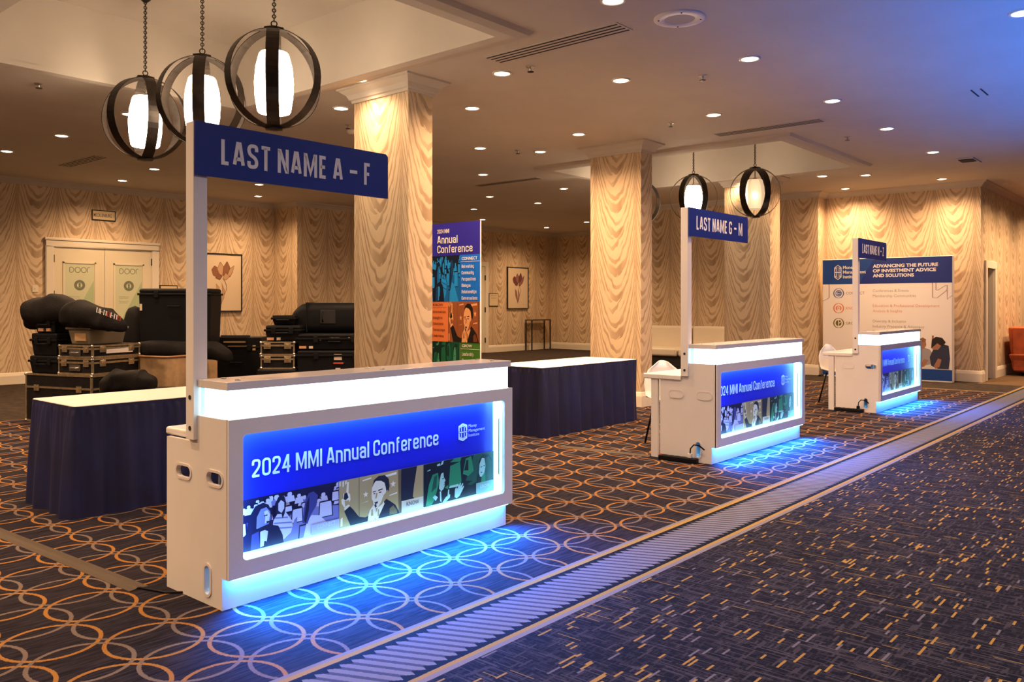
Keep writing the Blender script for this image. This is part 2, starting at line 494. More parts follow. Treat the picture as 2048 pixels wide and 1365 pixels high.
LOW = {
 'a': (.80, [([(0, .74), (0, 1), (1, 1), (1, -.12)], 0, 1), ([(1, .57), (0, .57), (0, 0), (1, 0)], 0, 1)]),
 'c': (.80, [([(1, .66), (1, 1), (0, 1), (0, 0), (1, 0), (1, .34)], 0, 1)]),
 'e': (.80, [([(0, .49), (1, .49), (1, 1), (0, 1), (0, 0), (1, 0), (1, .26)], 0, .9)]),
 'n': (.80, [([(0, -.12), (0, 1.12)], 0, 0), ([(0, 1), (1, 1), (1, -.12)], 0, 1)]),
 'm': (1.22, [([(0, -.12), (0, 1.12)], 0, 0), ([(0, 1), (.5, 1), (.5, -.12)], 0, .6), ([(.5, 1), (1, 1), (1, -.12)], 0, .6)]),
 'o': (.80, [([(0, 0), (0, 1), (1, 1), (1, 0)], 1, 1)]),
 'r': (.54, [([(0, -.12), (0, 1.12)], 0, 0), ([(0, .95), (1.1, .95)], 0, 0)]),
 's': (.76, [([(1, .74), (1, 1), (0, 1), (0, .58), (1, .42), (1, 0), (0, 0), (0, .26)], 0, .8)]),
 'u': (.80, [([(0, 1.12), (0, 0), (1, 0)], 0, 1), ([(1, 1.12), (1, -.12)], 0, 0)]),
 'v': (.80, [([(0, 1.12), (.5, 0), (1, 1.12)], 0, 0)]),
 'w': (1.15, [([(0, 1.12), (.25, 0), (.5, .95), (.75, 0), (1, 1.12)], 0, 0)]),
 'd': (.80, [([(0, 0), (0, 1), (1, 1), (1, 0)], 1, 1), ([(1, -.12), (1, 1.5)], 0, 0)]),
 'h': (.80, [([(0, -.12), (0, 1.5)], 0, 0), ([(0, 1), (1, 1), (1, -.12)], 0, 1)]),
 'k': (.80, [([(0, -.12), (0, 1.5)], 0, 0), ([(1, 1.1), (.1, .4)], 0, 0), ([(.4, .6), (1, -.12)], 0, 0)]),
 'i': (.22, [([(.5, -.12), (.5, 1.12)], 0, 0), ([(.5, 1.32), (.5, 1.54)], 0, 0)]),
 'l': (.22, [([(.5, -.12), (.5, 1.5)], 0, 0)]),
 't': (.60, [([(.35, 1.42), (.35, 0), (1, 0)], 0, .8), ([(0, .97), (1, .97)], 0, 0)]),
 'f': (.60, [([(.35, -.12), (.35, 1.38), (1.05, 1.38)], 0, .8), ([(0, .95), (1, .95)], 0, 0)]),
 'g': (.80, [([(0, 0), (0, 1), (1, 1), (1, 0)], 1, 1), ([(1, 1.0), (1, -.36), (0, -.36)], 0, .8)]),
 'p': (.80, [([(0, 0), (0, 1), (1, 1), (1, 0)], 1, 1), ([(0, -.5), (0, 1.12)], 0, 0)]),
 'y': (.80, [([(0, 1.12), (0, 0), (1, 0)], 0, 1), ([(1, 1.12), (1, -.36), (0, -.36)], 0, .8)]),
}
GL['P'] = (.86, [([(0, -.1), (0, 1), (1, 1), (1, .46), (0, .46)], 0, 1)])
GL['O'] = GL['0']; GL['W'] = (1.2, [([(0, 1.1), (.25, 0), (.5, .95), (.75, 0), (1, 1.1)], 0, 0)])
GL['U'] = (.88, [([(0, 1.1), (0, 0), (1, 0), (1, 1.1)], 0, 1)])

def round_path(pts, closed, r):
    if r <= 1e-6: return pts
    out = []; n = len(pts)
    for i, p in enumerate(pts):
        if not closed and i in (0, n - 1): out.append(p); continue
        a, b = Vector(pts[i - 1]), Vector(pts[(i + 1) % n]); q = Vector(p)
        d = min(r, (a - q).length * .5, (b - q).length * .5)
        p0 = q + (a - q).normalized() * d; p1 = q + (b - q).normalized() * d
        for k in range(5):
            t = k / 4; s = (p0 * (1 - t) ** 2 + q * 2 * t * (1 - t) + p1 * t * t); out.append((s.x, s.y))
    return out

def ribbon(pts, closed, w):
    """quads along a polyline with mitred joints"""
    P = [Vector(p) for p in pts]
    Q = [P[0]]
    for p in P[1:]:
        if (p - Q[-1]).length > 1e-7: Q.append(p)
    if closed and len(Q) > 2 and (Q[-1] - Q[0]).length < 1e-6: Q.pop()
    P = Q; n = len(P); L, Rr = [], []
    for i in range(n):
        d0 = (P[i] - P[i - 1]) if (i > 0 or closed) else None
        d1 = (P[(i + 1) % n] - P[i]) if (i < n - 1 or closed) else None
        d0 = d0.normalized() if d0 is not None else d1.normalized()
        d1 = d1.normalized() if d1 is not None else d0
        n0, n1 = Vector((-d0.y, d0.x)), Vector((-d1.y, d1.x))
        mm = n0 + n1
        mm = mm.normalized() if mm.length > 1e-5 else n0
        k = 1.0 / max(0.45, mm.dot(n0))
        L.append(P[i] + mm * w * .5 * k); Rr.append(P[i] - mm * w * .5 * k)
    out = []
    for i in range(n if closed else n - 1):
        j = (i + 1) % n
        out.append([Rr[i], Rr[j], L[j], L[i]])
    return out

def text_quads(txt, x0, x1, base, cap, weight=.16, gap=.13, space=.42, condense=.62):
    """quads of a line of condensed bold lettering fitted between x0 and x1"""
    tot = 0; items = []
    for ch in txt:
        if ch == ' ': tot += space * condense; continue
        w, st = (GL.get(ch) or LOW.get(ch) or (GL.get(ch.upper()) if ch.upper() in GL else GL['I']))
        low = ch not in GL and ch in LOW
        w = max(w * condense, weight); items.append((tot, w, st, low)); tot += w + gap
    tot -= gap
    sx = (x1 - x0) / tot
    out = []
    for o, w, st, low in items:
        hgt = X if low else 1.0
        for pts, cl, rf in st:
            q = [(o + weight / 2 + p[0] * (w - weight), weight / 2 + p[1] * (hgt - weight)) for p in pts]
            q = round_path(q, cl, rf * (w - weight) * .5)
            for quad in ribbon(q, cl, weight):
                out.append([(x0 + v.x * sx, base + v.y * cap) for v in quad])
    return out

def font_mesh(txt, size=1.0, offset=0.0):
    cu = bpy.data.curves.new('txt', 'FONT'); cu.body = txt; cu.size = size; cu.offset = offset
    cu.resolution_u = 2
    o = bpy.data.objects.new('txt', cu)
    me = bpy.data.meshes.new_from_object(o)
    bpy.data.objects.remove(o); bpy.data.curves.remove(cu)
    return me

class Sheet:
    """printed artwork on a flat face: maps (a, b) to space, layers lifted a fraction of a millimetre apart"""
    def __init__(s, fn): s.fn, s.mb, s.mats, s.lift = fn, MB(), [], 0.0006
    def mi(s, m):
        if m not in s.mats: s.mats.append(m)
        return s.mats.index(m)
    def poly(s, pts, m, lift=None):
        s.mb.poly([s.fn(p[0], p[1], s.lift if lift is None else lift) for p in pts], s.mi(m)); return s
    def rect(s, a0, b0, a1, b1, m): return s.poly([(a0, b0), (a1, b0), (a1, b1), (a0, b1)], m)
    def quads(s, qs, m):
        for q in qs: s.poly(q, m)
        return s
    def line(s, pts, w, m, closed=False):
        return s.quads(ribbon(pts, closed, w), m)
    def disc(s, a, b, r, m, n=20, ry=None):
        return s.poly([(a + r * math.cos(2 * PI * k / n), b + (ry or r) * math.sin(2 * PI * k / n)) for k in range(n)], m)
    def text(s, txt, a0, a1, base, cap, m, offset=0.0):
        """plain sans lettering fitted between a0 and a1"""
        me = font_mesh(txt, 1.0, offset)
        xs = [v.co.x for v in me.vertices]
        k = (a1 - a0) / (max(xs) - min(xs)); x0 = min(xs)
        ky = cap / 0.70
        idx = s.mi(m); n = len(s.mb.v)
        s.mb.v += [tuple(s.fn(a0 + (v.co.x - x0) * k, base + v.co.y * ky, s.lift)) for v in me.vertices]
        for p in me.polygons: s.mb.f.append(tuple(n + q for q in p.vertices)); s.mb.m.append(idx)
        bpy.data.meshes.remove(me)
        return s
    def up(s, d=0.0006): s.lift += d; return s
    def build(s, name, parent=None): return s.mb.build(name, s.mats, parent)

def ink(name, c, rough=0.4): return mat('ink_' + name, c, rough)
# ================================================================== the room
HC = 3.72
def slab(name, boxes, m):
    mb = MB()
    for q in boxes: mb.box(*q)
    return struct(mb.build(name, m))

struct(MB().box(-6, -8, -0.12, 26, 18, 0).build('floor', M_FLOOR), 'patterned ballroom carpet with gold rings, a striped border and dashes')

# ceiling with two tray recesses
C1 = (2.30, 4.66, 5.20, 8.62)
C2 = (11.05, 4.66, 13.93, 8.62)
def ceiling():
    mb = MB()
    xs = [-6, C1[0], C1[2], C2[0], C2[2], 26]; ys = [-8, C1[1], C1[3], 18]
    for i in range(5):
        for j in range(3):
            if j == 1 and i in (1, 3): continue
            mb.poly([(xs[i], ys[j], HC), (xs[i], ys[j + 1], HC), (xs[i + 1], ys[j + 1], HC), (xs[i + 1], ys[j], HC)])
    for x0, y0, x1, y1 in (C1, C2):
        t = 4.38
        mb.poly([(x0, y0, t), (x0, y1, t), (x1, y1, t), (x1, y0, t)])
        for a, b in (((x0, y0), (x1, y0)), ((x1, y0), (x1, y1)), ((x1, y1), (x0, y1)), ((x0, y1), (x0, y0))):
            mb.poly([(*a, HC), (*b, HC), (*b, t), (*a, t)])
    return struct(mb.build('ceiling', M_CEIL), 'smooth painted ceiling with two deep tray recesses')
ceiling()
def tray_trim(name, c):
    mb = MB(); x0, y0, x1, y1 = c
    prof = [(0.0, HC + 0.002), (0.0, HC - 0.05), (0.11, HC - 0.05), (0.20, HC - 0.035), (0.235, HC + 0.002)]
    rs = []
    for cx, cy, sx, sy in ((x0, y0, -1, -1), (x1, y0, 1, -1), (x1, y1, 1, 1), (x0, y1, -1, 1), (x0, y0, -1, -1)):
        rs.append([(cx + sx * d, cy + sy * d, z) for d, z in prof])
    mb.rings(rs, cap=False)
    return struct(mb.build(name, M_CEIL))
tray_trim('trim_1', C1); tray_trim('trim_2', C2)

XW, YB, XN = 17.30, 16.60, 16.90
slab('wall_back', [(-6, YB, 0, 10.95, YB + .2, HC), (13.6, YB + .2, 0, 21.6, YB + .4, HC)], M_WALL)
slab('wall_bump', [(10.95, 15.72, 0, 13.6, YB + .4, HC)], M_WALL)
slab('wall_right', [(XN, 6.36, 0, XN + .6, 11.4, HC), (XW, 3.7, 0, XW + .2, 6.36, HC)], M_WALL)
slab('wall_far', [(21.5, 11.6, 0, 21.7, 17.2, HC), (XN, 11.4, 0, 21.7, 11.6, HC)], M_WALL)
# corridor wall with a doorway
DX0, DX1, DT = 17.68, 18.36, 2.12
slab('wall_corridor', [(XW, 3.5, 0, DX0, 3.7, HC), (DX1, 3.5, 0, 26, 3.7, HC), (DX0, 3.5, DT, DX1, 3.7, HC)], M_WALL)
slab('wall_end', [(25.8, -8, 0, 26, 3.7, HC)], M_WALL)

def run(name, segs, prof, m):
    """a moulding along straight runs; prof = (out, z) points; segs = (p0, p1, outward normal, mitre0, mitre1)"""
    mb = MB()
    for (ax, ay), (bx, by), (nx, ny), m0, m1 in segs:
        dx, dy = bx - ax, by - ay; l = math.hypot(dx, dy); dx /= l; dy /= l
        rs = [[(ax + nx * d + dx * m0 * d, ay + ny * d + dy * m0 * d, z) for d, z in prof],
              [(bx + nx * d + dx * m1 * d, by + ny * d + dy * m1 * d, z) for d, z in prof]]
        mb.rings(rs)
    return struct(mb.build(name, m))
CROWN = [(0.0, HC - .15), (0.018, HC - .15), (0.024, HC - .125), (0.040, HC - .115), (0.060, HC - .07), (0.092, HC - .045), (0.118, HC - .025), (0.135, HC - .02), (0.135, HC), (0.0, HC)]
CROWN_W = [(0.0, HC - .11), (0.02, HC - .11), (0.03, HC - .085), (0.075, HC - .04), (0.11, HC - .02), (0.12, HC), (0.0, HC)]
BASE = [(0.0, 0.0), (0.028, 0.0), (0.028, 0.15), (0.020, 0.175), (0.012, 0.20), (0.0, 0.21)]
LB = [((-6, YB), (10.95, YB), (0, -1), 0, -1), ((10.95, YB), (10.95, 15.72), (-1, 0), 1, 1), ((10.95, 15.72), (13.6, 15.72), (0, -1), -1, 0)]
RB = [((XN, 11.4), (XN, 6.36), (-1, 0), 0, 1), ((XN, 6.36), (XW, 6.36), (0, -1), -1, -1), ((XW, 6.36), (XW, 3.5), (-1, 0), 1, 1)]
FB = [((13.6, YB + .2), (21.5, YB + .2), (0, -1), 0, -1), ((21.5, YB + .2), (21.5, 11.6), (-1, 0), 1, 0)]
run('trim_3', LB + RB + FB + [((XW, 3.5), (25.8, 3.5), (0, -1), -1, 0)], CROWN_W, M_CEIL)
run('baseboard_back', [((-6, YB), (6.07, YB), (0, -1), 0, 0), ((8.21, YB), (10.95, YB), (0, -1), 0, -1)] + LB[1:], BASE, M_TRIM)
run('baseboard_far', [((18.4, YB + .2), (21.5, YB + .2), (0, -1), 0, -1)] + FB[1:], BASE, M_TRIM)
run('baseboard_right', RB, BASE, M_TRIM)
run('baseboard_corridor', [((XW, 3.5), (DX0 - .13, 3.5), (0, -1), -1, 0), ((DX1 + .14, 3.5), (25.8, 3.5), (0, -1), 0, 0)], BASE, M_TRIM)

def pier(n, x, y0, y1, d, lab):
    p = MB().box(x, y0, 0, x + d, y1, HC).build('column_%d' % n, M_WALL)
    struct(p, lab)
    sides = [((x, y1), (x, y0), (-1, 0), -1, 1), ((x, y0), (x + d, y0), (0, -1), -1, 1), ((x + d, y0), (x + d, y1), (1, 0), -1, 1), ((x + d, y1), (x, y1), (0, 1), -1, 1)]
    c = run('crown', sides, CROWN, M_CEIL); b = run('baseboard', sides, BASE, M_TRIM)
    for o in (c, b): o.parent = p
pier(1, 5.65, 6.23, 7.08, .33, 'wallpapered column behind the nearest counter')
pier(2, 10.02, 6.25, 7.11, .29, 'wallpapered column behind the skirted table')
pier(3, 14.14, 6.17, 7.04, .42, 'farthest wallpapered column')

# ------------------------------------------------------------------ doors
def door_pair():
    mb = MB(); y = YB
    x0, x1, zt = 6.07, 8.21, 2.66
    f = MB()
    prof = [(0, 0), (0.05, 0), (0.05, .03), (.035, .06), (.03, .12), (.02, .15), (0, .15)]
    for a, b in ((x0, x0 + .14), (x1 - .14, x1)): f.box(a, y - .045, 0, b, y, zt - .14)
    f.box(x0, y - .045, zt - .14, x1, y, zt - .03)
    f.box(x0 - .02, y - .06, zt - .03, x1 + .02, y, zt + .02)
    fr = struct(f.build('door_1', M_TRIM, bevel=.008), 'cream double door in a moulded frame')
    xm = (x0 + x1) / 2
    for k, (a, b) in enumerate(((x0 + .14, xm - .004), (xm + .004, x1 - .14))):
        l = MB()
        l.box(a, y - .02, .01, b, y + .02, zt - .145)
        i0, i1 = a + .16, b - .16
        for z0, z1 in ((.98, zt - .42), (.22, .84)):
            for q in ((i0, z0, i1, z0 + .03), (i0, z1 - .03, i1, z1), (i0, z0, i0 + .03, z1), (i1 - .03, z0, i1, z1)):
                l.box(q[0], y - .034, q[1], q[2], y - .02, q[3])
        leaf = struct(l.build('door_leaf', M_DOOR, fr))
        # printed poster on the upper panel
        s = Sheet(lambda p, q, d: (p, y - .0215 - d, q))
        c = (i0 + i1) / 2
        pa, pb = ink('poster_pale_green', (.60, .62, .42)), ink('poster_green', (.42, .52, .30))
        s.rect(i0 + .04, 1.02, i1 - .04, zt - .46, pa)
        s.up()
        s.poly([(i0 + .10, 1.02), (i1 - .04, 1.02), (i1 - .04, 1.9)], pb); s.up()
        g = ink('poster_grey_green', (.17, .19, .12))
        z = zt - .62
        # lettering "DOOr" in thin rounded strokes
        w = .36; q0 = c - w / 2
        for path, cl in (([(0, 0), (0, .1), (.05, .1), (.085, .05), (.05, 0)], True), ):
            s.line(round_path([(q0 + p[0], z + p[1]) for p in path], True, .03), .012, g, True)
        for ox in (.145, .255):
            s.line([(q0 + ox + .048 * math.cos(2 * PI * t / 20), z + .05 + .05 * math.sin(2 * PI * t / 20)) for t in range(20)], .012, g, True)
        s.line(round_path([(q0 + .325, z), (q0 + .325, z + .1), (q0 + .37, z + .1)], False, .04), .012, g)
        zz = z - .24
        s.line([(c + .075 * math.cos(2 * PI * t / 28), zz + .075 * math.sin(2 * PI * t / 28)) for t in range(28)], .05, g, True)
        s.disc(c, zz + .02, .022, g); s.poly([(c - .014, zz), (c + .014, zz), (c + .022, zz - .045), (c - .022, zz - .045)], g)
        s.text('This entrance is open', c - .19, c + .0, zz - .22, .016, g)
        s.text('during meeting hours', c - .19, c + .0, zz - .25, .016, g)
        s.text('Please keep the aisle', c - .19, c + .0, zz - .31, .016, g)
        s.text('clear at all times', c - .19, c - .02, zz - .34, .016, g)
        s.build('poster', leaf)
        h = MB()
        hx = a if k == 0 else b
        for z0 in (.35, 1.55, 2.22): h.box(hx - .012, y - .042, z0, hx + .012, y - .02, z0 + .14)
        struct(h.build('hinge', M_IRON, leaf))
door_pair()

def far_door():
    y = YB + .2
    f = MB()
    for a, b in ((16.6, 16.74), (18.26, 18.4)): f.box(a, y - .045, 0, b, y, 2.56)
    f.box(16.6, y - .045, 2.56, 18.4, y, 2.7)
    fr = struct(f.build('door_2', M_TRIM, bevel=.006), 'cream door frame behind the tall printed banner')
    struct(MB().box(16.74, y - .025, .01, 17.496, y + .02, 2.555).box(17.504, y - .025, .01, 18.26, y + .02, 2.555).build('door_leaf', M_DOOR, fr))
    h = MB()
    for z in (.3, 1.2, 2.15): h.box(18.245, y - .05, z, 18.27, y - .022, z + .15)
    struct(h.build('hinge', M_IRON, fr))
far_door()

def corridor_door():
    y = 3.5
    f = MB()
    f.box(DX0 - .13, y - .04, 0, DX0, y, DT).box(DX1, y - .04, 0, DX1 + .14, y, DT).box(DX0 - .13, y - .04, DT, DX1 + .14, y, DT + .14)
    fr = struct(f.build('door_3', M_TRIM, bevel=.006), 'cream doorway to a dark service room in the corridor')
    struct(MB().box(DX1 - .015, y, 0, DX1, y + .35, DT).box(DX0, y, 0, DX0 + .015, y + .35, DT).box(DX0, y, DT - .015, DX1, y + .35, DT).build('door_jamb', M_TRIM, fr))
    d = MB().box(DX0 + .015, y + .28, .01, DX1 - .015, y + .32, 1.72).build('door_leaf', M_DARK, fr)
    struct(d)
    l = MB().box(DX1 - .05, y + .262, 1.05, DX1 - .02, y + .28, 1.15).build('door_latch', M_STEEL, fr); struct(l)
    # small service room behind
    struct(MB().box(DX0 - .05, y + 1.4, 0, DX1 + .05, y + 1.45, 2.5).build('wall_service', M_TRIM))
corridor_door()

# ------------------------------------------------------------------ wall-hung things
M_PAPER = mat('warm_art_paper', (0.70, 0.56, 0.38), 0.7)
M_FRAMEB = mat('black_picture_frame', (0.012, 0.010, 0.010), 0.35)
def tulip(s, c, z, h, m1, m2):
    """a loose botanical tulip, stem and leaves, inside height h"""
    k = h
    petals = [[(-.20, .62), (-.24, .74), (-.17, .82), (-.08, .76), (-.06, .66), (-.12, .60)],
              [(-.05, .62), (-.12, .76), (-.05, .90), (.03, .80), (.02, .66)],
              [(.0, .62), (.02, .80), (.10, .92), (.16, .80), (.12, .66)],
              [(.10, .62), (.15, .76), (.26, .84), (.22, .70), (.16, .60)],
              [(-.16, .58), (-.08, .66), (.0, .62), (-.06, .54)], [(.0, .56), (.06, .68), (.16, .62), (.08, .54)]]
    for i, p in enumerate(petals):
        q = [(c + a * k, z + b * k) for a, b in p]
        s.poly(q, m2 if i % 2 else m1); s.line(round_path(q, True, .02 * k), .008 * k, m1, True)
        s.up(.0004)
    st = [(.02, .56), (.08, .46), (.09, .36), (.04, .26), (.0, .16), (-.03, .06)]
    s.line(round_path([(c + a * k, z + b * k) for a, b in st], False, .1 * k), .012 * k, m1)
    for p in ([(-.02, .06), (-.13, .28), (-.14, .46), (-.08, .40), (-.03, .2)], [(-.02, .08), (.0, .3), (-.02, .48), (.04, .34), (.03, .18)]):
        q = [(c + a * k, z + b * k) for a, b in p]; s.poly(q, m2); s.line(q, .007 * k, m1, True); s.up(.0004)

def art(name, x0, x1, z0, z1, y, label, bold):
    t = thing(name, label, 'picture', ((x0 + x1) / 2, y, z0))
    w, h = (x1 - x0) / 2, z1 - z0
    f = MB(); e = .022
    f.box(-w, -.05, 0, w, 0, e).box(-w, -.05, h - e, w, 0, h).box(-w, -.05, e, -w + e, 0, h - e).box(w - e, -.05, e, w, 0, h - e)
    f.build('frame', M_FRAMEB, t)
    MB().box(-w + e, -.030, e, w - e, -.004, h - e).build('paper', M_PAPER, t)
    s = Sheet(lambda p, q, d: (p, -.0305 - d, q))
    if bold: tulip(s, .02, h * .08, h * .86, ink('sepia_violet', (.16, .055, .06)), ink('sepia_violet_wash', (.30, .13, .11)))
    else: tulip(s, .02, h * .08, h * .86, ink('sepia_brown', (.28, .12, .06)), ink('sepia_brown_wash', (.54, .34, .20)))
    s.build('drawing', t)
art('framed_print', 9.13, 10.10, 1.28, 2.54, YB, 'large framed tulip print on the wall beside the nearest sign post', False)
art('framed_print', 19.26, 20.26, 1.30, 2.59, YB + .2, 'framed purple tulip print above the console table', True)

def plaque(name, x0, x1, z0, z1, y, label, lines, fr, cat='sign'):
    t = thing(name, label, cat, ((x0 + x1) / 2, y, z0))
    w, h = (x1 - x0) / 2, z1 - z0
    MB().box(-w, -.02, 0, w, 0, h).build('frame', fr, t)
    e = .018
    MB().box(-w + e, -.024, e, w - e, -.015, h - e).build('panel', mat('cream_plaque', (.72, .58, .36), .5), t)
    s = Sheet(lambda p, q, d: (p, -.0245 - d, q)); k = ink('dark_brown', (.05, .03, .02))
    for txt, a0, a1, b, cap in lines: s.text(txt, a0 * w, a1 * w, b * h, cap * h, k, .012)
    s.build('lettering', t)
plaque('room_sign', 6.90, 7.35, 3.06, 3.26, YB, 'small framed room sign high on the wall above the double door', [('MECKLENBURG  1', -.86, .86, .34, .32)], M_IRON)
plaque('room_sign', 8.24, 8.62, 1.60, 1.83, YB, 'low framed room plaque beside the double door, half hidden by a tall black case', [('MECKLENBURG 1', -.5, .5, .55, .16)], M_IRON)
plaque('framed_notice', 18.44, 18.86, 1.38, 1.77, YB + .2, 'small framed notice between the far door and the purple tulip print', [('FIRE EVACUATION', -.6, .6, .80, .05), ('In case of fire use the stairs', -.6, .6, .68, .035), ('and leave by the nearest exit', -.6, .6, .58, .035)], M_IRON, 'notice')
t = thing('wall_switch', 'small pale switch plate on the wall left of the double door', 'switch', (5.90, YB, 1.66))
MB().box(-.05, -.012, 0, .05, 0, .12).build('plate', M_TRIM, t, bevel=.004); MB().box(-.012, -.02, .045, .012, -.01, .075).build('toggle', M_TRIM, t)

# console table against the far wall
t = thing('console_table', 'slim dark console table standing below the purple tulip print', 'table', (20.55, YB + .0, 0))
MB().box(-.48, -.14, .93, .48, .14, .965).build('table_top', mat('dark_wood', (.07, .04, .02), .4, var=.3, vscale=5), t, bevel=.004)
for sx in (-1, 1):
    for sy in (-1, 1): MB().box(sx * .46 - .015, sy * .12 - .015, 0, sx * .46 + .015, sy * .12 + .015, .93).build('leg', M_IRON, t)

# ================================================================== ceiling fixtures
proto = thing('recessed_downlight', 'x', 'ceiling light', (0, 0, HC), 0, 'lit downlights in the ceiling')
M_RING = mat('downlight_trim_ring', (.78, .74, .68), .35)
def dl_parts():
    mb = MB()
    mb.rings([[(r * math.cos(2 * PI * k / 32), r * math.sin(2 * PI * k / 32), z) for k in range(32)] for r, z in ((.098, .0), (.098, -.010), (.080, -.012), (.074, -.002))], cap=False)
    mb.build('trim_ring', M_RING, proto, smooth=True)
    MB().lathe([(.0745, -.004), (.060, -.012), (.001, -.016)], 28, cap=False).build('lens', M_LENS, proto, smooth=True)
    lamp('lamp', 'SPOT', (0, 0, -.03), DOWN_COL, DOWN_W, proto, spot_size=math.radians(152), spot_blend=.9, shadow_soft_size=.07)
dl_parts()
DL = [
 (7.32, 3.39, 'first lit downlight of the long row to the right corner, nearest the round ceiling speaker'),
 (9.44, 3.39, 'second lit downlight of the long row leading to the right corner'),
 (11.39, 3.39, 'third lit downlight of the long row leading to the right corner'),
 (13.60, 3.39, 'fourth lit downlight of the long row, before the dark ceiling register'),
 (7.56, 1.24, 'lit downlight in the deepest blue of the ceiling, cut by the picture edge'),
 (5.25, 3.52, 'lit downlight at the top edge between the long slot vent and the round speaker'),
 (6.19, 5.46, 'lit downlight beside the near end of the long slot vent, by a sprinkler'),
 (7.17, 4.71, 'lit downlight midway between the long slot vent and the blue ceiling'),
 (9.20, 4.72, 'lit downlight just in front of the second slot vent'),
 (7.06, 6.69, 'lit downlight right of the nearest column capital'),
 (9.07, 6.63, 'lit downlight in front of the second column capital'),
 (8.94, 8.31, 'lit downlight behind and right of the nearest column, upper one of three in line'),
 (9.73, 7.82, 'lit downlight left of the far tray recess, by a sprinkler'),
 (10.79, 9.96, 'lit downlight above the third slot vent'),
 (13.08, 11.88, 'lit downlight just beyond the third slot vent'),
 (13.13, 9.96, 'lit downlight below the left corner of the far tray recess'),
 (14.62, 11.82, 'lit downlight over the gap between the first two columns'),
 (14.54, 13.72, 'lit downlight above the top edge of the tall banner'),
 (16.48, 15.23, 'lit downlight grazing the top right corner of the tall banner'),
 (19.42, 15.37, 'lit downlight farthest back, above the purple tulip print'),
 (18.85, 13.51, 'lit downlight at the left edge of the second column'),
 (6.07, 7.85, 'lit downlight left of the nearest column, behind the pendants'),
 (5.41, 6.71, 'tilted downlight close to the nearest column capital, washing its wallpaper'),
 (4.59, 11.98, 'lit downlight left of the pendants, the second from the left picture edge'),
 (4.52, 13.81, 'lit downlight nearest the left edge of the picture'),
 (6.74, 13.75, 'lit downlight below the lowest pendant'),
 (6.98, 15.47, 'lit downlight above the small framed room sign'),
 (4.60, 10.01, 'lit downlight showing behind the lowest pendant'),
 (9.84, 15.52, 'lit downlight under the nearest blue name sign, close to the back wall'),
 (8.90, 14.0, 'lit downlight touching the lower edge of the nearest blue name sign'),
 (14.85, 5.51, 'lit downlight right of the far pendants, first of the pair'),
 (15.24, 4.89, 'lit downlight right of the far pendants, second of the pair'),
 (16.74, 5.76, 'lit downlight over the display wall, washing the wallpaper'),
 (16.60, 3.99, 'lit downlight closest to the right wall corner'),
 (14.00, 6.72, 'lit downlight at the farthest column capital'),
]
# the same grid of downlights carries on over the foyer, behind and beside the camera
for x, y in ((-3.2, 3.39), (-1.1, 3.39), (1.0, 4.9), (-1.1, 4.9), (-1.1, 6.7), (1.0, 6.7), (1.0, 8.4), (-1.1, 8.4), (1.0, 10.2), (-1.1, 10.2), (2.6, 10.2), (2.6, 12.0), (-3.2, 5.8), (-3.2, 8.4), (.6, 12.0)):
    DL.append((x, y, 'lit downlight of the same grid, over the hall outside the picture'))
for x, y in ((1.0, 1.24), (3.1, 1.24), (5.25, 1.24), (3.1, -1.0), (5.25, -1.0), (18.2, 1.9), (20.2, 1.9), (22.5, 1.9), (17.9, 2.45), (19.3, 2.45), (21.4, 2.45)):  # corridor lamps are mostly extras added to brighten the corridor wall
    DL.append((x, y, 'lit downlight of the same grid, over the hall outside the picture' if x < 15 else 'lit downlight over the corridor at the right, in a set mostly added for brightness'))
for k, (x, y, lab) in enumerate(DL):
    if k == 0: proto.location = (x, y, HC); proto['label'] = lab
    last = proto if k == 0 else dup(proto, (x, y, HC), None, lab)
    if 'outside the picture' in lab: last['group'] = 'downlights over the hall outside the picture'
    if y < 1.3 and 'outside' in lab:                        # the foyer lamps are cooler than those of the hall
        for c in last.children:
            if c.type == 'LIGHT': c.data = FOYER = bpy.data.lights.get('foyer_lamp') or c.data.copy(); FOYER.name = 'foyer_lamp'; FOYER.color = (1.0, .80, .74); FOYER.energy = DOWN_W * .52
    if 'corridor' in lab: last['group'] = 'downlights over the corridor'
    if 'tilted' in lab:                                    # a weaker lamp, close to the column
        for c in last.children:
            if c.type == 'LIGHT': c.data = c.data.copy(); c.data.energy *= .45

def slot_vent(x0, y0, x1, y1, label):
    t = thing('slot_vent', label, 'air vent', ((x0 + x1) / 2, (y0 + y1) / 2, HC), 0, 'linear slot vents in the ceiling')
    w, l = abs(x1 - x0) / 2, abs(y1 - y0) / 2
    n = 4; mb = MB(); mb.box(-w, -l, -.006, w, l, .0)
    mb.build('vent_frame', M_CEIL, t)
    for k in range(n):
        c = -w + (k + .5) * 2 * w / n
        MB().box(c - w / n * .28, -l + .02, -.009, c + w / n * .28, l - .02, -.0055).build('slot', M_DARK, t)
slot_vent(5.68, 3.77, 5.92, 5.24, 'long slot vent near the corner of the nearer tray recess')
slot_vent(10.24, 3.82, 10.44, 5.27, 'slot vent in front of the far tray recess')
slot_vent(5.52, 13.2, 5.74, 14.6, 'slot vent left of the pendants near the back wall')
slot_vent(11.66, 9.46, 11.84, 11.0, 'slot vent right of the nearest column, seen between downlights')

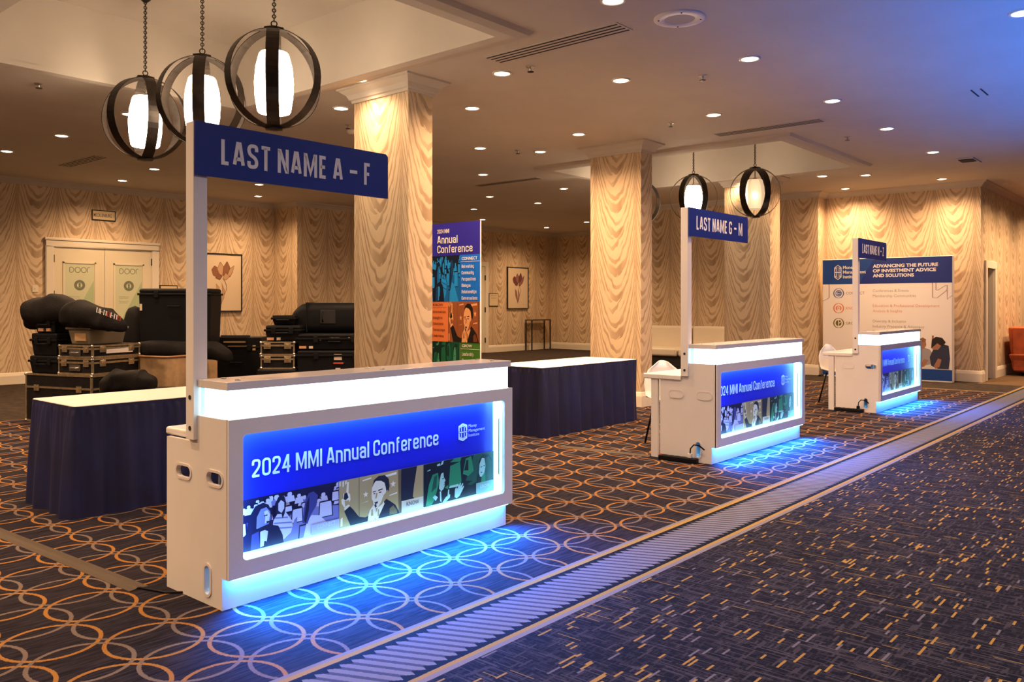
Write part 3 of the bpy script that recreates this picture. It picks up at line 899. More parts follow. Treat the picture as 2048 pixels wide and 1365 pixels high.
t = thing('ceiling_speaker', 'round white ceiling speaker between the long slot vent and the blue ceiling', 'speaker', (5.93, 3.34, HC))
MB().lathe([(.205, 0), (.205, -.008), (.185, -.014), (.125, -.014), (.12, -.006)], 36, cap=False).build('rim', mat('white_ceiling_metal', (.80, .76, .72), .4), t, smooth=True)
MB().lathe([(.12, -.006), (.06, -.010), (.001, -.011)], 36, cap=False).build('grille', mat('speaker_grille', (.50, .46, .42), .6, bump=.6, bscale=160), t, smooth=True)
for k in range(4): MB().lathe([(.008, -.013), (.006, -.018), (.001, -.019)], 10, (.165 * math.cos(k * PI / 2 + .6), .165 * math.sin(k * PI / 2 + .6)), cap=False).build('screw', M_IRON, t)

def sprinkler(x, y, label):
    t = thing('fire_sprinkler', label, 'sprinkler', (x, y, HC), 0, 'fire sprinklers in the ceiling')
    MB().lathe([(.045, 0), (.042, -.006), (.014, -.010), (.010, -.03), (.010, -.045)], 16).build('body', M_STEEL, t, smooth=True)
    MB().lathe([(.002, -.045), (.032, -.047), (.032, -.051), (.002, -.053)], 16).build('deflector', M_IRON, t)
for x, y, lab in ((3.36, 9.35, 'fire sprinkler left of the lowest pendant'), (6.21, 5.11, 'fire sprinkler beside the downlight at the long slot vent'),
                  (7.56, 4.0, 'fire sprinkler below the first downlight of the long row'), (6.70, 8.52, 'fire sprinkler just left of the nearest column shaft'),
                  (9.45, 8.02, 'fire sprinkler between two downlights left of the second column'), (9.28, 5.35, 'fire sprinkler left of the second slot vent'),
                  (11.62, 3.97, 'fire sprinkler between the second slot vent and the long downlight row')):
    sprinkler(x, y, lab)
t = thing('smoke_detector', 'small white smoke detector left of the nearest column', 'smoke detector', (6.75, 8.56, HC))
t.location = (6.95, 8.75, HC)
MB().lathe([(.07, 0), (.07, -.02), (.05, -.045), (.001, -.05)], 20, cap=False).build('housing', M_TRIM, t, smooth=True)
MB().lathe([(.006, -.048), (.005, -.054), (.001, -.055)], 8, (.03, 0), cap=False).build('indicator', M_IRON, t)
t = thing('ceiling_register', 'dark flat ceiling register before the right corner', 'air vent', (14.75, 3.15, HC))
MB().box(-.3, -.12, -.02, .3, .12, 0).build('frame', M_CEIL, t, bevel=.004); MB().box(-.26, -.10, -.03, .02, .10, -.018).build('grille', M_DARK, t)
t = thing('access_slot', 'pair of thin dark slots in the blue ceiling', 'air vent', (10.12, 2.06, HC))
for k in (-1, 1): MB().box(-.18, k * .045 - .008, -.004, .18, k * .045 + .008, .0).build('slot', M_DARK, t)

# ------------------------------------------------------------------ pendants
R = .385
def pendant_mesh(first):
    t = thing('pendant_lantern', 'x', 'pendant light', (0, 0, 3.20), 0, 'globe pendant lanterns')
    # six half hoops from three flat rings
    for k in range(3):
        mb = MB(); n = 48; w = .048; th = .005; rs = []
        for i in range(n + 1):
            a = 2 * PI * i / n
            row = []
            for rr, yy in ((R, -w), (R, w), (R - th, w), (R - th, -w)):
                row.append((rr * math.sin(a), yy, rr * math.cos(a) + .0))
            rs.append(row)
        mb.rings(rs, cap=False)
        o = mb.build('hoop', M_IRON, t)
        o.rotation_euler = (0, 0, k * PI / 3)
        # true rotation about the vertical keeps the band facing outwards
    MB().lathe([(.085, R - .004), (.085, R + .012), (.03, R + .018), (.012, R + .03)], 6).build('top_cap', M_IRON, t)
    MB().lathe([(.075, -R + .004), (.075, -R - .010), (.02, -R - .016)], 6).build('bottom_cap', M_IRON, t)
    MB().torus((0, 0, R + .05), .022, .005, 'x').build('hanging_ring', M_IRON, t, smooth=True)
    sh = MB().lathe([(.02, .21), (.105, .205), (.115, .19), (.140, .09), (.150, -.03), (.145, -.14), (.128, -.25), (.118, -.265), (.02, -.265)], 32).build('glass_shade', M_SHADE, t, smooth=True)
    MB().lathe([(.03, .205), (.03, .225), (.012, .235)], 16).build('shade_holder', M_IRON, sh)
    ch = MB(); z = .24
    while z < R - .01:
        ch.torus((0, 0, z + .018), .014, .004, 'x' if int(z * 1000) % 2 else 'y', 12, 6, sz=1.0); z += .028
    ch.build('inner_chain', M_IRON, t)
    ch = MB(); z = R + .07; i = 0; top = 4.38 - 3.20
    while z < top - .08:
        ch.torus((0, 0, z + .014), .0135, .0042, 'x' if i % 2 else 'y', 12, 6); z += .0235; i += 1
    ch.tube([(.006, 0, R + .06), (.006, 0, top - .05)], .003, 6)
    ch.build('chain', M_IRON, t)
    MB().lathe([(.065, top), (.065, top - .012), (.045, top - .05), (.015, top - .075)], 20).build('canopy', M_IRON, t, smooth=True)
    return t
P1 = pendant_mesh(True)
PEND = [(3.75, 5.69, .95, 'nearest globe pendant lantern, highest of all, hanging above the first blue name sign'),
        (3.75, 6.78, .98, 'globe pendant lantern in the middle of three, partly behind the first sign post'),
        (3.75, 7.83, 1.31, 'globe pendant lantern farthest left and lowest of the three in the near recess'),
        (12.5, 5.70, .95, 'far globe pendant lantern with a dim frosted shade, at the right in the far recess'),
        (12.5, 6.78, 1.01, 'far globe pendant lantern with a bright shade, above the second name sign'),
        (12.5, 7.83, .50, 'far globe pendant lantern almost hidden behind the second column')]
PN = []
for k, (x, y, rz, lab) in enumerate(PEND):
    o = P1 if k == 0 else dup(P1, (x, y, 3.20))
    o.location = (x, y, 3.20); o.rotation_euler = (0, 0, rz); o['label'] = lab
    PN.append(o)
# the one lantern with frosted glass: its shade is dim and the bulb shows through
for c in PN[3].children:
    if c.name.startswith('glass_shade'):
        me = c.data.copy(); c.data = me; me.materials.clear(); me.materials.append(M_SHADEDIM); c['label'] = 'frosted, only dimly lit glass shade'
        MB().ball((0, 0, -.04), .045, 10).build('bulb', M_BULB, c, smooth=True)
        M_SHADEDIM.node_tree.nodes['Principled BSDF'].inputs['Transmission Weight'].default_value = .55
        M_SHADEDIM.node_tree.nodes['Principled BSDF'].inputs['Roughness'].default_value = .5
# ================================================================== registration counters
# tones: 0 dark, 1 mid-dark, 2 mid, 3 light  (normalised artwork, shared by counters and banner)
def photo_man():
    P = [(2, [(0, 0), (1, 0), (1, 1), (0, 1)])]
    P += [(1, [(.30, 0), (.31, 0), (.31, 1), (.30, 1)]), (1, [(.955, 0), (1, 0), (1, 1), (.945, 1)])]
    for x0, y0, x1, y1 in ((.36, .90, .50, .955), (.70, .885, .92, .96), (.33, .42, .45, .45), (.80, .45, .93, .50), (.02, .02, .05, .22), (.0, .88, .02, 1), (.05, .86, .07, 1), (.09, .90, .11, 1)):
        P.append((3, [(x0, y0), (x1, y0 + .02), (x1, y1), (x0, y1 - .03)]))
    def star(cx, cy, r):
        return [(cx + (r if k % 2 == 0 else r * .42) * math.sin(k * PI / 5), cy + 1.6 * (r if k % 2 == 0 else r * .42) * math.cos(k * PI / 5)) for k in range(10)]
    P += [(3, star(.41, .60, .045)), (3, star(.86, .70, .05))]
    # raised arm, hand
    P += [(0, [(.075, .34), (.155, .43), (.21, .34), (.30, .15), (.40, .10), (.50, .13), (.56, 0), (.17, 0)]),
          (3, [(.085, .355), (.07, .40), (.13, .48), (.165, .43)]),
          (3, [(.075, .42), (.035, .52), (.03, .60), (.06, .62), (.06, .72), (.09, .73), (.10, .66), (.12, .95), (.145, .95), (.14, .72), (.165, .68), (.17, .56), (.135, .47)]),
          (2, [(.09, .44), (.08, .56), (.15, .56), (.15, .47)]),
          (0, [(.065, .60), (.075, .72), (.115, .73), (.14, .62), (.10, .57)])]
    # jacket, shirt
    P += [(0, [(.52, 0), (.56, .16), (.66, .30), (.745, .40), (.80, .34), (.90, .22), (.955, .06), (.965, 0)]),
          (0, [(.36, 0), (.42, .10), (.52, .18), (.60, .05), (.60, 0)]),
          (1, [(.80, .02), (.80, .16), (.86, .22), (.92, .10), (.93, .02)]),
          (3, [(.565, .0), (.575, .16), (.61, .26), (.70, .36), (.715, .30), (.62, .05), (.615, 0)]),
          (2, [(.60, .06), (.60, .20), (.625, .22), (.63, .05)])]
    # head
    P += [(3, [(.502, .56), (.51, .72), (.54, .82), (.60, .87), (.70, .84), (.745, .72), (.745, .50), (.71, .36), (.64, .25), (.575, .245), (.535, .32), (.525, .42), (.505, .47)]),
          (2, [(.60, .25), (.68, .31), (.735, .42), (.74, .55), (.70, .50), (.66, .36)]),
          (0, [(.512, .72), (.54, .88), (.62, .95), (.72, .94), (.785, .84), (.80, .68), (.78, .52), (.75, .52), (.735, .66), (.715, .77), (.66, .83), (.57, .85), (.54, .80)]),
          (2, [(.735, .56), (.77, .60), (.785, .52), (.76, .44), (.735, .44)]),
          (0, [(.52, .625), (.575, .635), (.575, .615), (.525, .605)]), (0, [(.61, .64), (.68, .655), (.685, .63), (.615, .615)]),
          (0, [(.53, .585), (.565, .585), (.56, .565), (.535, .565)]), (0, [(.62, .59), (.665, .59), (.66, .568), (.625, .568)]),
          (2, [(.575, .58), (.60, .58), (.585, .47), (.56, .455)]), (0, [(.548, .385), (.605, .39), (.60, .345), (.56, .345)])]
    # hand with microphone
    P += [(3, [(.44, 0), (.45, .14), (.475, .24), (.53, .33), (.555, .31), (.57, .22), (.575, .06), (.55, 0)]),
          (2, [(.49, .10), (.50, .24), (.52, .24), (.53, .10)]),
          (0, [(.545, .33), (.575, .35), (.585, .27), (.56, .26)])]
    return P

def photo_crowd():
    rnd = random.Random(11)
    P = [(1, [(0, 0), (1, 0), (1, 1), (0, 1)])]
    P += [(0, [(0, .55), (1, .55), (1, 1), (0, 1)])]
    for k in range(26):                                    # back rows: heads and shoulders
        x = rnd.random(); y = .62 + rnd.random() * .32; r = .022 + rnd.random() * .014
        P.append((rnd.choice((2, 3, 3)), [(x - r * 1.6, y - .15), (x + r * 1.6, y - .15), (x + r * 1.2, y - .03), (x - r * 1.2, y - .03)]))
        P.append((3, [(x + r * .7 * math.cos(t * PI / 4), y + r * 2.1 * math.sin(t * PI / 4)) for t in range(8)]))
        P.append((0, [(x - r * .8, y + .01), (x - r * .6, y + r * 2.4), (x + r * .6, y + r * 2.4), (x + r * .8, y + .01), (x + r * .4, y + r * 1.4), (x - r * .4, y + r * 1.4)]))
    def chair(x, y, w, h, t=3):
        P.append((0, [(x - .012, y - .02), (x + w + .012, y - .02), (x + w, y + h + .03), (x, y + h + .03)]))
        P.append((t, [(x, y), (x + w, y), (x + w * .94, y + h), (x + w * .06, y + h)]))
    P.append((2, [(.34, 0), (1, 0), (1, .5), (.62, .62), (.5, .5)]))
    chair(.0, .30, .11, .24); chair(.80, .33, .13, .30); chair(.53, .35, .10, .26); chair(.46, .60, .07, .10); chair(.93, .62, .07, .18)
    chair(.60, .0, .10, .24, 2)
    # seated woman seen from behind, long hair
    P += [(3, [(.64, .0), (.67, .28), (.72, .42), (.80, .38), (.90, .14), (.96, 0)]),
          (1, [(.63, .30), (.655, .72), (.69, .88), (.74, .90), (.785, .80), (.77, .60), (.71, .42), (.68, .26)]),
          (0, [(.645, .34), (.67, .70), (.70, .82), (.695, .55), (.665, .28)])]
    # striped jumper and face in the second row
    P += [(3, [(.34, .22), (.355, .48), (.40, .62), (.47, .60), (.53, .40), (.54, .20), (.45, .06)]),
          (2, [(.36, .44), (.53, .38), (.53, .35), (.36, .41)]), (2, [(.36, .34), (.53, .28), (.53, .25), (.36, .31)]), (2, [(.37, .54), (.49, .50), (.49, .47), (.37, .51)]),
          (0, [(.375, .60), (.37, .80), (.40, .93), (.455, .93), (.475, .78), (.46, .58), (.44, .48), (.43, .58)]),
          (3, [(.40, .66), (.40, .80), (.425, .86), (.455, .80), (.455, .68), (.43, .60)]),
          (2, [(.52, .18), (.55, .40), (.58, .46), (.575, .28), (.56, .14)])]
    # laughing woman in front
    P += [(0, [(.10, .02), (.115, .40), (.14, .66), (.19, .84), (.26, .88), (.31, .82), (.34, .66), (.335, .40), (.30, .10), (.24, 0)]),
          (2, [(.20, .40), (.205, .62), (.24, .76), (.29, .78), (.325, .68), (.33, .52), (.30, .40), (.25, .34)]),
          (3, [(.27, .70), (.30, .72), (.325, .62), (.31, .50), (.275, .46), (.28, .58)]),
          (0, [(.265, .625), (.30, .635), (.30, .61), (.27, .605)]), (0, [(.29, .50), (.325, .53), (.32, .47), (.295, .46)]), (3, [(.295, .505), (.32, .525), (.317, .50)]),
          (0, [(.02, 0), (.05, .22), (.12, .36), (.18, .38), (.30, .44), (.40, .36), (.44, .16), (.45, 0)]),
          (3, [(.235, .02), (.235, .32), (.275, .34), (.305, .30), (.29, .04)]), (1, [(.15, 0), (.16, .30), (.22, .34), (.235, 0)]),
          (0, [(.265, .0), (.27, .12), (.29, .12), (.30, 0)]),
          (3, [(.0, .0), (.0, .16), (.04, .12), (.05, 0)])]
    return P

def photo_meeting():
    P = [(0, [(0, 0), (1, 0), (1, 1), (0, 1)])]
    P += [(1, [(.58, .40), (.70, 1), (1, 1), (1, .3), (.8, .3)]),
          (2, [(.34, .30), (.36, .84), (.50, .90), (.52, .40), (.45, .30)]), (3, [(.34, .31), (.36, .36), (.48, .36), (.48, .30)]),
          (2, [(.54, .58), (.58, .94), (.66, .98), (.70, .60), (.62, .50)]), (0, [(.56, .66), (.59, .90), (.62, .90), (.62, .64)]),
          (2, [(.36, .93), (.42, 1), (.52, 1), (.50, .90)]), (3, [(.18, .94), (.22, .96), (.22, .90), (.18, .90)]), (3, [(.05, .84), (.09, .86), (.09, .83), (.05, .82)]),
          (3, [(.22, .90), (.25, 1), (.27, 1), (.26, .92)]), (2, [(.28, .34), (.33, .40), (.33, .30)]),
          (1, [(.60, .30), (.80, .44), (.80, .34), (.66, .26)])]
    # left woman in profile
    P += [(0, [(.02, .0), (.06, .60), (.12, .80), (.20, .84), (.27, .72), (.28, .50), (.26, .30), (.40, .20), (.42, 0)]),
          (2, [(.03, .02), (.07, .50), (.12, .72), (.19, .74), (.21, .50), (.14, .10), (.10, 0)]), (1, [(.10, .30), (.14, .66), (.18, .70), (.17, .40)]),
          (3, [(.205, .36), (.215, .56), (.235, .70), (.265, .72), (.272, .60), (.295, .52), (.28, .48), (.285, .40), (.265, .32), (.235, .28)]),
          (0, [(.25, .58), (.27, .59), (.27, .565), (.25, .56)]), (0, [(.262, .425), (.283, .43), (.28, .41)]),
          (3, [(.22, .05), (.215, .28), (.235, .28), (.24, .02)]), (3, [(.12, .18), (.15, .22), (.19, .16), (.16, .08)]), (3, [(.32, .10), (.33, .28), (.345, .28), (.345, .08)])]
    # hands
    P += [(3, [(.25, .0), (.30, .12), (.36, .16), (.355, .08), (.30, 0)]),
          (3, [(.42, .06), (.425, .24), (.445, .30), (.455, .24), (.50, .38), (.515, .37), (.50, .28), (.535, .36), (.545, .34), (.52, .24), (.55, .29), (.555, .26), (.525, .16), (.49, .06), (.45, .02)])]
    # right woman
    P += [(0, [(.72, .10), (.76, .50), (.78, .84), (.84, .96), (.92, .94), (.97, .80), (.98, .20), (.9, .1)]),
          (1, [(.86, .15), (.865, .60), (.88, .86), (.93, .90), (.965, .76), (.975, .18)]),
          (3, [(.775, .52), (.785, .74), (.82, .88), (.86, .86), (.875, .66), (.86, .50), (.82, .40), (.79, .42)]),
          (2, [(.80, .20), (.82, .42), (.87, .50), (.875, .16)]), (0, [(.80, .665), (.825, .67), (.825, .65), (.80, .645)]), (0, [(.845, .68), (.865, .68), (.865, .66), (.845, .66)]), (0, [(.795, .53), (.83, .525), (.815, .50)])]
    return P

def put_photo(s, polys, a0, b0, a1, b1, pal, clip0=0.0):
    """place a normalised picture on a sheet; every shape lies a hair above the one before"""
    step = .00004
    base = s.lift
    for k, (tone, pts) in enumerate(polys):
        q = [(min(1, max(0, p[0])), min(1, max(0, p[1]))) for p in pts]
        s.poly([(a0 + (a1 - a0) * p[0], b0 + (b1 - b0) * p[1]) for p in q], pal[tone], base + k * step)
    s.lift = base + len(polys) * step + .0003

def palette(name, cols): return [ink('%s_tone_%s' % (name, 'abcd'[k]), c) for k, c in enumerate(cols)]
PAL_C = palette('connect', [(.006, .006, .05), (.05, .05, .26), (.20, .20, .55), (.62, .60, .90)])
PAL_K = palette('know', [(.010, .013, .035), (.17, .12, .055), (.46, .33, .15), (.88, .80, .66)])
PAL_G = palette('grow', [(.002, .010, .022), (.008, .085, .06), (.02, .26, .12), (.40, .70, .66)])

def mmi_logo(s, a0, b0, a1, b1, m):
    """hexagonal shield with two mirrored pillared halves and a bar between"""
    w, h = a1 - a0, b1 - b0
    t = w * .13
    c = (a0 + a1) / 2
    up = [(a0, b0 + h * .55), (a0, b0 + h * .83), (c, b1), (a1, b0 + h * .83), (a1, b0 + h * .55)]
    s.line([(p[0] + (t / 2 if p[0] < c - 1e-6 else -t / 2 if p[0] > c + 1e-6 else 0), p[1] - (t * .6 if p[0] == c else 0)) for p in up], t, m)
    lo = [(x, 2 * (b0 + h / 2) - y) for x, y in up]
    s.line([(p[0] + (t / 2 if p[0] < c - 1e-6 else -t / 2 if p[0] > c + 1e-6 else 0), p[1] + (t * .6 if p[0] == c else 0)) for p in lo], t, m)
    s.rect(a0, b0 + h * .475, a1, b0 + h * .525, m)
    for sgn in (1, -1):
        y = b0 + h / 2
        for dx in (-.16, .16):
            s.line([(c + dx * w, y + sgn * h * .05), (c + dx * w, y + sgn * h * .29)], w * .09, m)
        s.line(round_path([(c - .30 * w, y + sgn * h * .24), (c - .30 * w, y + sgn * h * .335), (c + .30 * w, y + sgn * h * .335), (c + .30 * w, y + sgn * h * .24)], False, w * .18), w * .09, m)

L, DK = 2.02, .571
HT, TS, HB, HK = 1.07, .038, .895, .15
def counter(loc, letters, tilt, label, closed, deep):
    t = thing('registration_counter', label, 'counter', loc, tilt, 'lit white registration counters')
    # ---- side panels
    def outline():
        return [(.045, 0), (DK, 0), (DK, .764), (.345, .764), (.345, HB), (0.0, HB), (0.0, HK), (.045, HK)]
    hA, hB, hS = (.402, .607, .080, .040), (.113, .609, .080, .041), (.176, .117, .036, .080)
    for u in (0.0, L - .022):
        holes = [oval(*hS)]
        holes += [oval(h[0], h[1], h[2] - .010, h[3] - .010) for h in (hA, hB)]
        me = plate(outline(), holes, .022)
        M = Matrix(((0, 0, 1, u + .011), (1, 0, 0, 0), (0, 1, 0, 0), (0, 0, 0, 1)))
        sp = MB().mesh(me, M).build('side_panel', M_WHITE, t); bpy.data.meshes.remove(me)
        if u == 0.0:
            for h, nm in ((hA, 0), (hB, 1), (hS, 2)):
                rim = plate(oval(*h) if nm < 2 else oval(h[0], h[1], h[2] + .002, h[3] + .002), [oval(h[0], h[1], h[2] - .012, h[3] - .012)], .022)
                M2 = Matrix(((0, 0, 1, .007), (1, 0, 0, 0), (0, 1, 0, 0), (0, 0, 0, 1)))
                MB().mesh(rim, M2).build('grommet', M_CHAIR, sp); bpy.data.meshes.remove(rim)
                if nm < 2 and closed[nm]:
                    pl = plate(oval(h[0], h[1], h[2] - .006, h[3] - .006), [], .008)
                    MB().mesh(pl, Matrix(((0, 0, 1, .001), (1, 0, 0, 0), (0, 1, 0, 0), (0, 0, 0, 1)))).build('blank_cover', M_WHITE, sp); bpy.data.meshes.remove(pl)
    # ---- front frame with a rounded window
    me = plate([(0, HK), (L, HK), (L, HB), (0, HB)], [rrect(.075, .227, L - .077, .82, .022)], .022)
    M = Matrix(((1, 0, 0, 0), (0, 0, 1, .011 - .012), (0, 1, 0, 0), (0, 0, 0, 1)))
    MB().mesh(me, M).build('front_frame', M_WHITE, t); bpy.data.meshes.remove(me)
    # ---- window lining and its LED strips
    w0, w1, z0, z1, d = .073, L - .075, .225, .822, .08
    ln = MB()
    def glow(x0, z0_, x1, z1_, face, mi=0):
        n = len(ln.m); ln.box(x0, .012, z0_, x1, d + .02, z1_, 1); ln.m[n + face] = mi
    glow(w0 - .02, z0 - .012, w1 + .02, z0, 1, 2); glow(w0 - .02, z1, w1 + .02, z1 + .012, 0)
    glow(w0 - .012, z0, w0, z1, 3); glow(w1, z0, w1 + .012, z1, 5, 2)
    lining = ln.build('window_lining', [M_LEDW, M_WHITE, M_LEDL], t)
    lining['label'] = 'glowing pale blue window lining'
    MB().box(w1 - .0015, .034, .34, w1, .042, .70).build('slot', mat('grey_slot', (.10, .16, .22), .5), lining)
    # ---- printed panel
    g = MB().box(w0 - .015, d, z0 - .01, w1 + .015, d + .008, z1 + .01).build('graphic_panel', M_WHITE, t)
    s = Sheet(lambda a, b, q: (a, d - q, b))
    blue = ink('banner_blue', (.010, .018, .62), .3)
    s.rect(w0, .489, w1 - .012, z1, blue)
    s.rect(w0, .238, w1 - .012, .489, PAL_C[2]).up()
    put_photo(s, photo_crowd(), .075, .238, .698, .489, PAL_C)
    put_photo(s, photo_man(), .700, .238, 1.140, .489, PAL_K)
    s.rect(1.140, .238, 1.312, .489, PAL_K[0]).up(.0003)
    s.poly([(1.228, .315), (1.238, .38), (1.262, .489), (1.312, .489), (1.312, .24), (1.26, .24), (1.26, .29)], PAL_K[2]).up(.0003)
    s.rect(1.140, .238, 1.312, .305, ink('pale_sand', (.70, .62, .50)))
    put_photo(s, photo_meeting(), 1.313, .238, 1.930, .489, PAL_G)
    s.rect(.520, .238, .698, .292, ink('pale_lavender', (.45, .45, .72))); s.rect(1.765, .240, 1.930, .306, ink('pale_teal', (.22, .42, .42))); s.up()
    wht = ink('led_tinted_white', (.66, .76, .95), .4)  # white ink with the blue LED tint put into its colour
    s.text('CONNECT', .555, .672, .266, .020, wht); s.text('KNOW', 1.178, 1.275, .270, .024, ink('printed_navy', (.01, .02, .10))); s.text('GROW', 1.80, 1.89, .268, .022, wht)
    s.build('printed_artwork', g)
    s = Sheet(lambda a, b, q: (a, d - q, b)); s.lift = .004
    s.quads(text_quads('2024 MMI Annual Conference', .176, 1.440, .590, .088, .135, .095, .36, .60), wht)
    s.build('title_lettering', g)
    s = Sheet(lambda a, b, q: (a, d - q, b)); s.lift = .004
    mmi_logo(s, 1.612, .585, 1.690, .698, wht)
    for k, wd in enumerate(('Money', 'Management', 'Institute')): s.text(wd, 1.702, 1.702 + (.075, .150, .098)[k], .665 - k * .029, .019, wht)
    s.build('logo', g)
    # ---- plinth, lip light
    MB().box(-.001, .0435, 0, L - .017, .064, HK).build('kick_board', M_WHITE, t)
    led = MB().box(.03, .001, HK - .006, L - .03, .012, HK - .001).build('led_and_fill_strip', M_LED, t)
    led['label'] = 'blue LED strip under the front frame'
    MB().box(.03, .122, .30, .40, .135, .306).build('led_and_fill_strip', M_LEDW, t)  # second strip added inside to light the compartment blue
    lamp('led_light', 'AREA', (L / 2, .010, HK - .008), (0.0, 0.15, 1.0), LED_FLOOR_W, t, rot=(-math.radians(50), 0, 0), shape='RECTANGLE', size=L - .08, size_y=.012, spread=math.radians(132))
    # ---- light box and top
    lb = MB().box(.014, .014, HB, L - .016, .262, HT - TS).build('light_box', M_BOX, t)
    lb['label'] = 'glowing white acrylic light box'
    MB().box(.0125, .225, HB + .001, .0138, .262, HT - TS - .001).build('acrylic_edge', M_BOXE, lb)
    top = MB().box(0, 0, HT - TS, L, .268, HT).build('countertop', M_TOP, t, bevel=.002)
    for u in (.10, 1.0, 1.92):
        for v in (.075, .205): MB().lathe([(.014, HT), (.014, HT + .004), (.010, HT + .006), (.001, HT + .006)], 14, (u, v)).build('screw_cap', M_STEEL, top)
    # ---- body behind
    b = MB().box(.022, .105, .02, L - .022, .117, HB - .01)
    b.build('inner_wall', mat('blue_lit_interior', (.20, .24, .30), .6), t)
    MB().box(.022, .117, HB - .03, L - .022, .345, HB).build('shelf_board', M_WHITE, t)
    MB().box(.022, .117, .41, L - .022, .54, .43).build('inner_shelf', M_WHITE, t)
    MB().box(.022, .53, .02, L - .022, .545, .41).build('light_block_board', M_WHITE, t)  # unseen board added to keep warm light out of the lower compartment
    MB().box(.022, .117, .02, L - .022, .53, .035).build('bottom_board', M_WHITE, t)
    if deep:
        MB().box(-.012, .345, .735, L + .012, .745, .782).build('desk_top', M_WHITE, t, bevel=.008)
        for u in (.0, L - .03): MB().box(u, .596, 0, u + .03, .668, .735).build('desk_leg_panel', M_WHITE, t)
    else:
        MB().box(.022, .347, .766, L - .022, .630, .806).build('desk_top', M_WHITE, t, bevel=.012, seg=3)
    # ---- sign post and name sign
    pz = .777
    post = MB().box(-.020, .270, pz, .052, .343, 2.322).build('sign_post', M_WHITE, t, bevel=.002)
    for z in (pz + .055, pz + .205):
        MB().cyl((-.0225, .304, z), (-.0195, .304, z), .0115, 14).build('bolt_hole', M_DARK, post)
    x0, x1, s0, s1 = -.019, 1.20, 2.060, 2.322
    me = plate([(x0, s0), (x1, s0), (x1, s1 - .016), (x1 - .016, s1), (x0, s1)], [], .012)
    sg = MB().mesh(me, Matrix(((1, 0, 0, 0), (0, 0, 1, .263), (0, 1, 0, 0), (0, 0, 0, 1)))).build('name_sign', M_SIGN, t); bpy.data.meshes.remove(me)
    s = Sheet(lambda a, b, q: (a, .257 - q, b)); s.lift = .001
    s.quads(text_quads(letters, .118, 1.070, 2.126, .125, .150, .105, .36, .57), M_LETTER)
    s.build('lettering', sg)
    return t
counter((2.077, 3.530, 0), 'LAST NAME A - F', .003, 'nearest lit registration counter, its sign reading LAST NAME A - F', (0, 0), False)
counter((6.840, 3.487, 0), 'LAST NAME G - M', .0, 'middle lit registration counter, its sign reading LAST NAME G - M', (1, 1), True)
counter((11.49, 3.510, 0), 'LAST NAME N - Z', .012, 'farthest lit registration counter, its sign reading LAST NAME N - Z', (1, 0), True)

# ------------------------------------------------------------------ power strips
def power_strip(x, y, rz, label, lx):
    t = thing('power_strip', label, 'power strip', (x, y, 0), rz, 'black power strips on the carpet')
    MB().box(-.19, -.032, 0, .19, .032, .045).build('body', M_BLACK, t, bevel=.008)
    for k in range(5): MB().box(-.15 + k * .062, -.02, .0455, -.115 + k * .062, .02, .047).build('socket', M_DARK, t)
    MB().box(-.185, -.012, .045, -.165, .012, .052).build('switch', mat('red_switch', (.35, .03, .02), .4, emit=(1, .1, .03), strength=.3), t)
    MB().box(.10, -.018, .046, .135, .018, .085).build('plug', M_CHAIR if lx else M_BLACK, t, bevel=.004)
    c = [(.118, 0, .085), (.122, -.0, .13), (.15, .01, .165), (.20, .02, .16), (.245, .03, .125)]
    MB().tube(c, .0065, 8).build('power_cord', M_BLACK, t, smooth=True)
    return t
power_strip(6.775, 3.83, -PI / 2 + .04, 'black power strip on the carpet beside the middle counter', True)
power_strip(11.42, 3.88, -PI / 2 + .02, 'black power strip on the carpet beside the farthest counter', False)

# ------------------------------------------------------------------ white chairs behind the counters
def shell_chair(x, y, rz, label):
    t = thing('shell_chair', label, 'chair', (x, y, 0), rz, 'white shell chairs behind the counters')
    rs = []
    for k in range(13):                                     # profile from the seat front to the top of the back
        u = k / 12
        if u < .5: py, pz = -.22 + u * 2 * .38, .45 - .02 * math.sin(u * 2 * PI)
        else:
            v = (u - .5) * 2; py, pz = .16 + .10 * math.sin(v * PI / 2), .45 + .40 * v ** 1.3
        half = .23 * math.sqrt(1 - .93 * max(0, (u - .72) / .28) ** 2)
        row = []
        for j in range(9):
            a = (j / 8 - .5) * 2
            row.append((a * half, py - (.025 * a * a if u > .5 else 0), pz + (.05 * a * a if u <= .5 else -.02 * a * a * max(0, (u - .75) * 4))))
        rs.append(row)
    o = MB().rings(rs, cap=False, closed=False).build('shell', M_CHAIR, t, smooth=True)
    d = o.modifiers.new('solid', 'SOLIDIFY'); d.thickness = .008
    for sx in (-1, 1):
        for sy in (-1, 1): MB().tube([(sx * .15, sy * .14, .435), (sx * .21, sy * .23, 0)], .011, 8).build('leg', M_BLACK, t, smooth=True)
    return t
shell_chair(7.52, 4.30, -.55, 'white moulded chair tucked behind the middle counter')
shell_chair(12.34, 4.30, -.35, 'white moulded chair tucked behind the farthest counter')

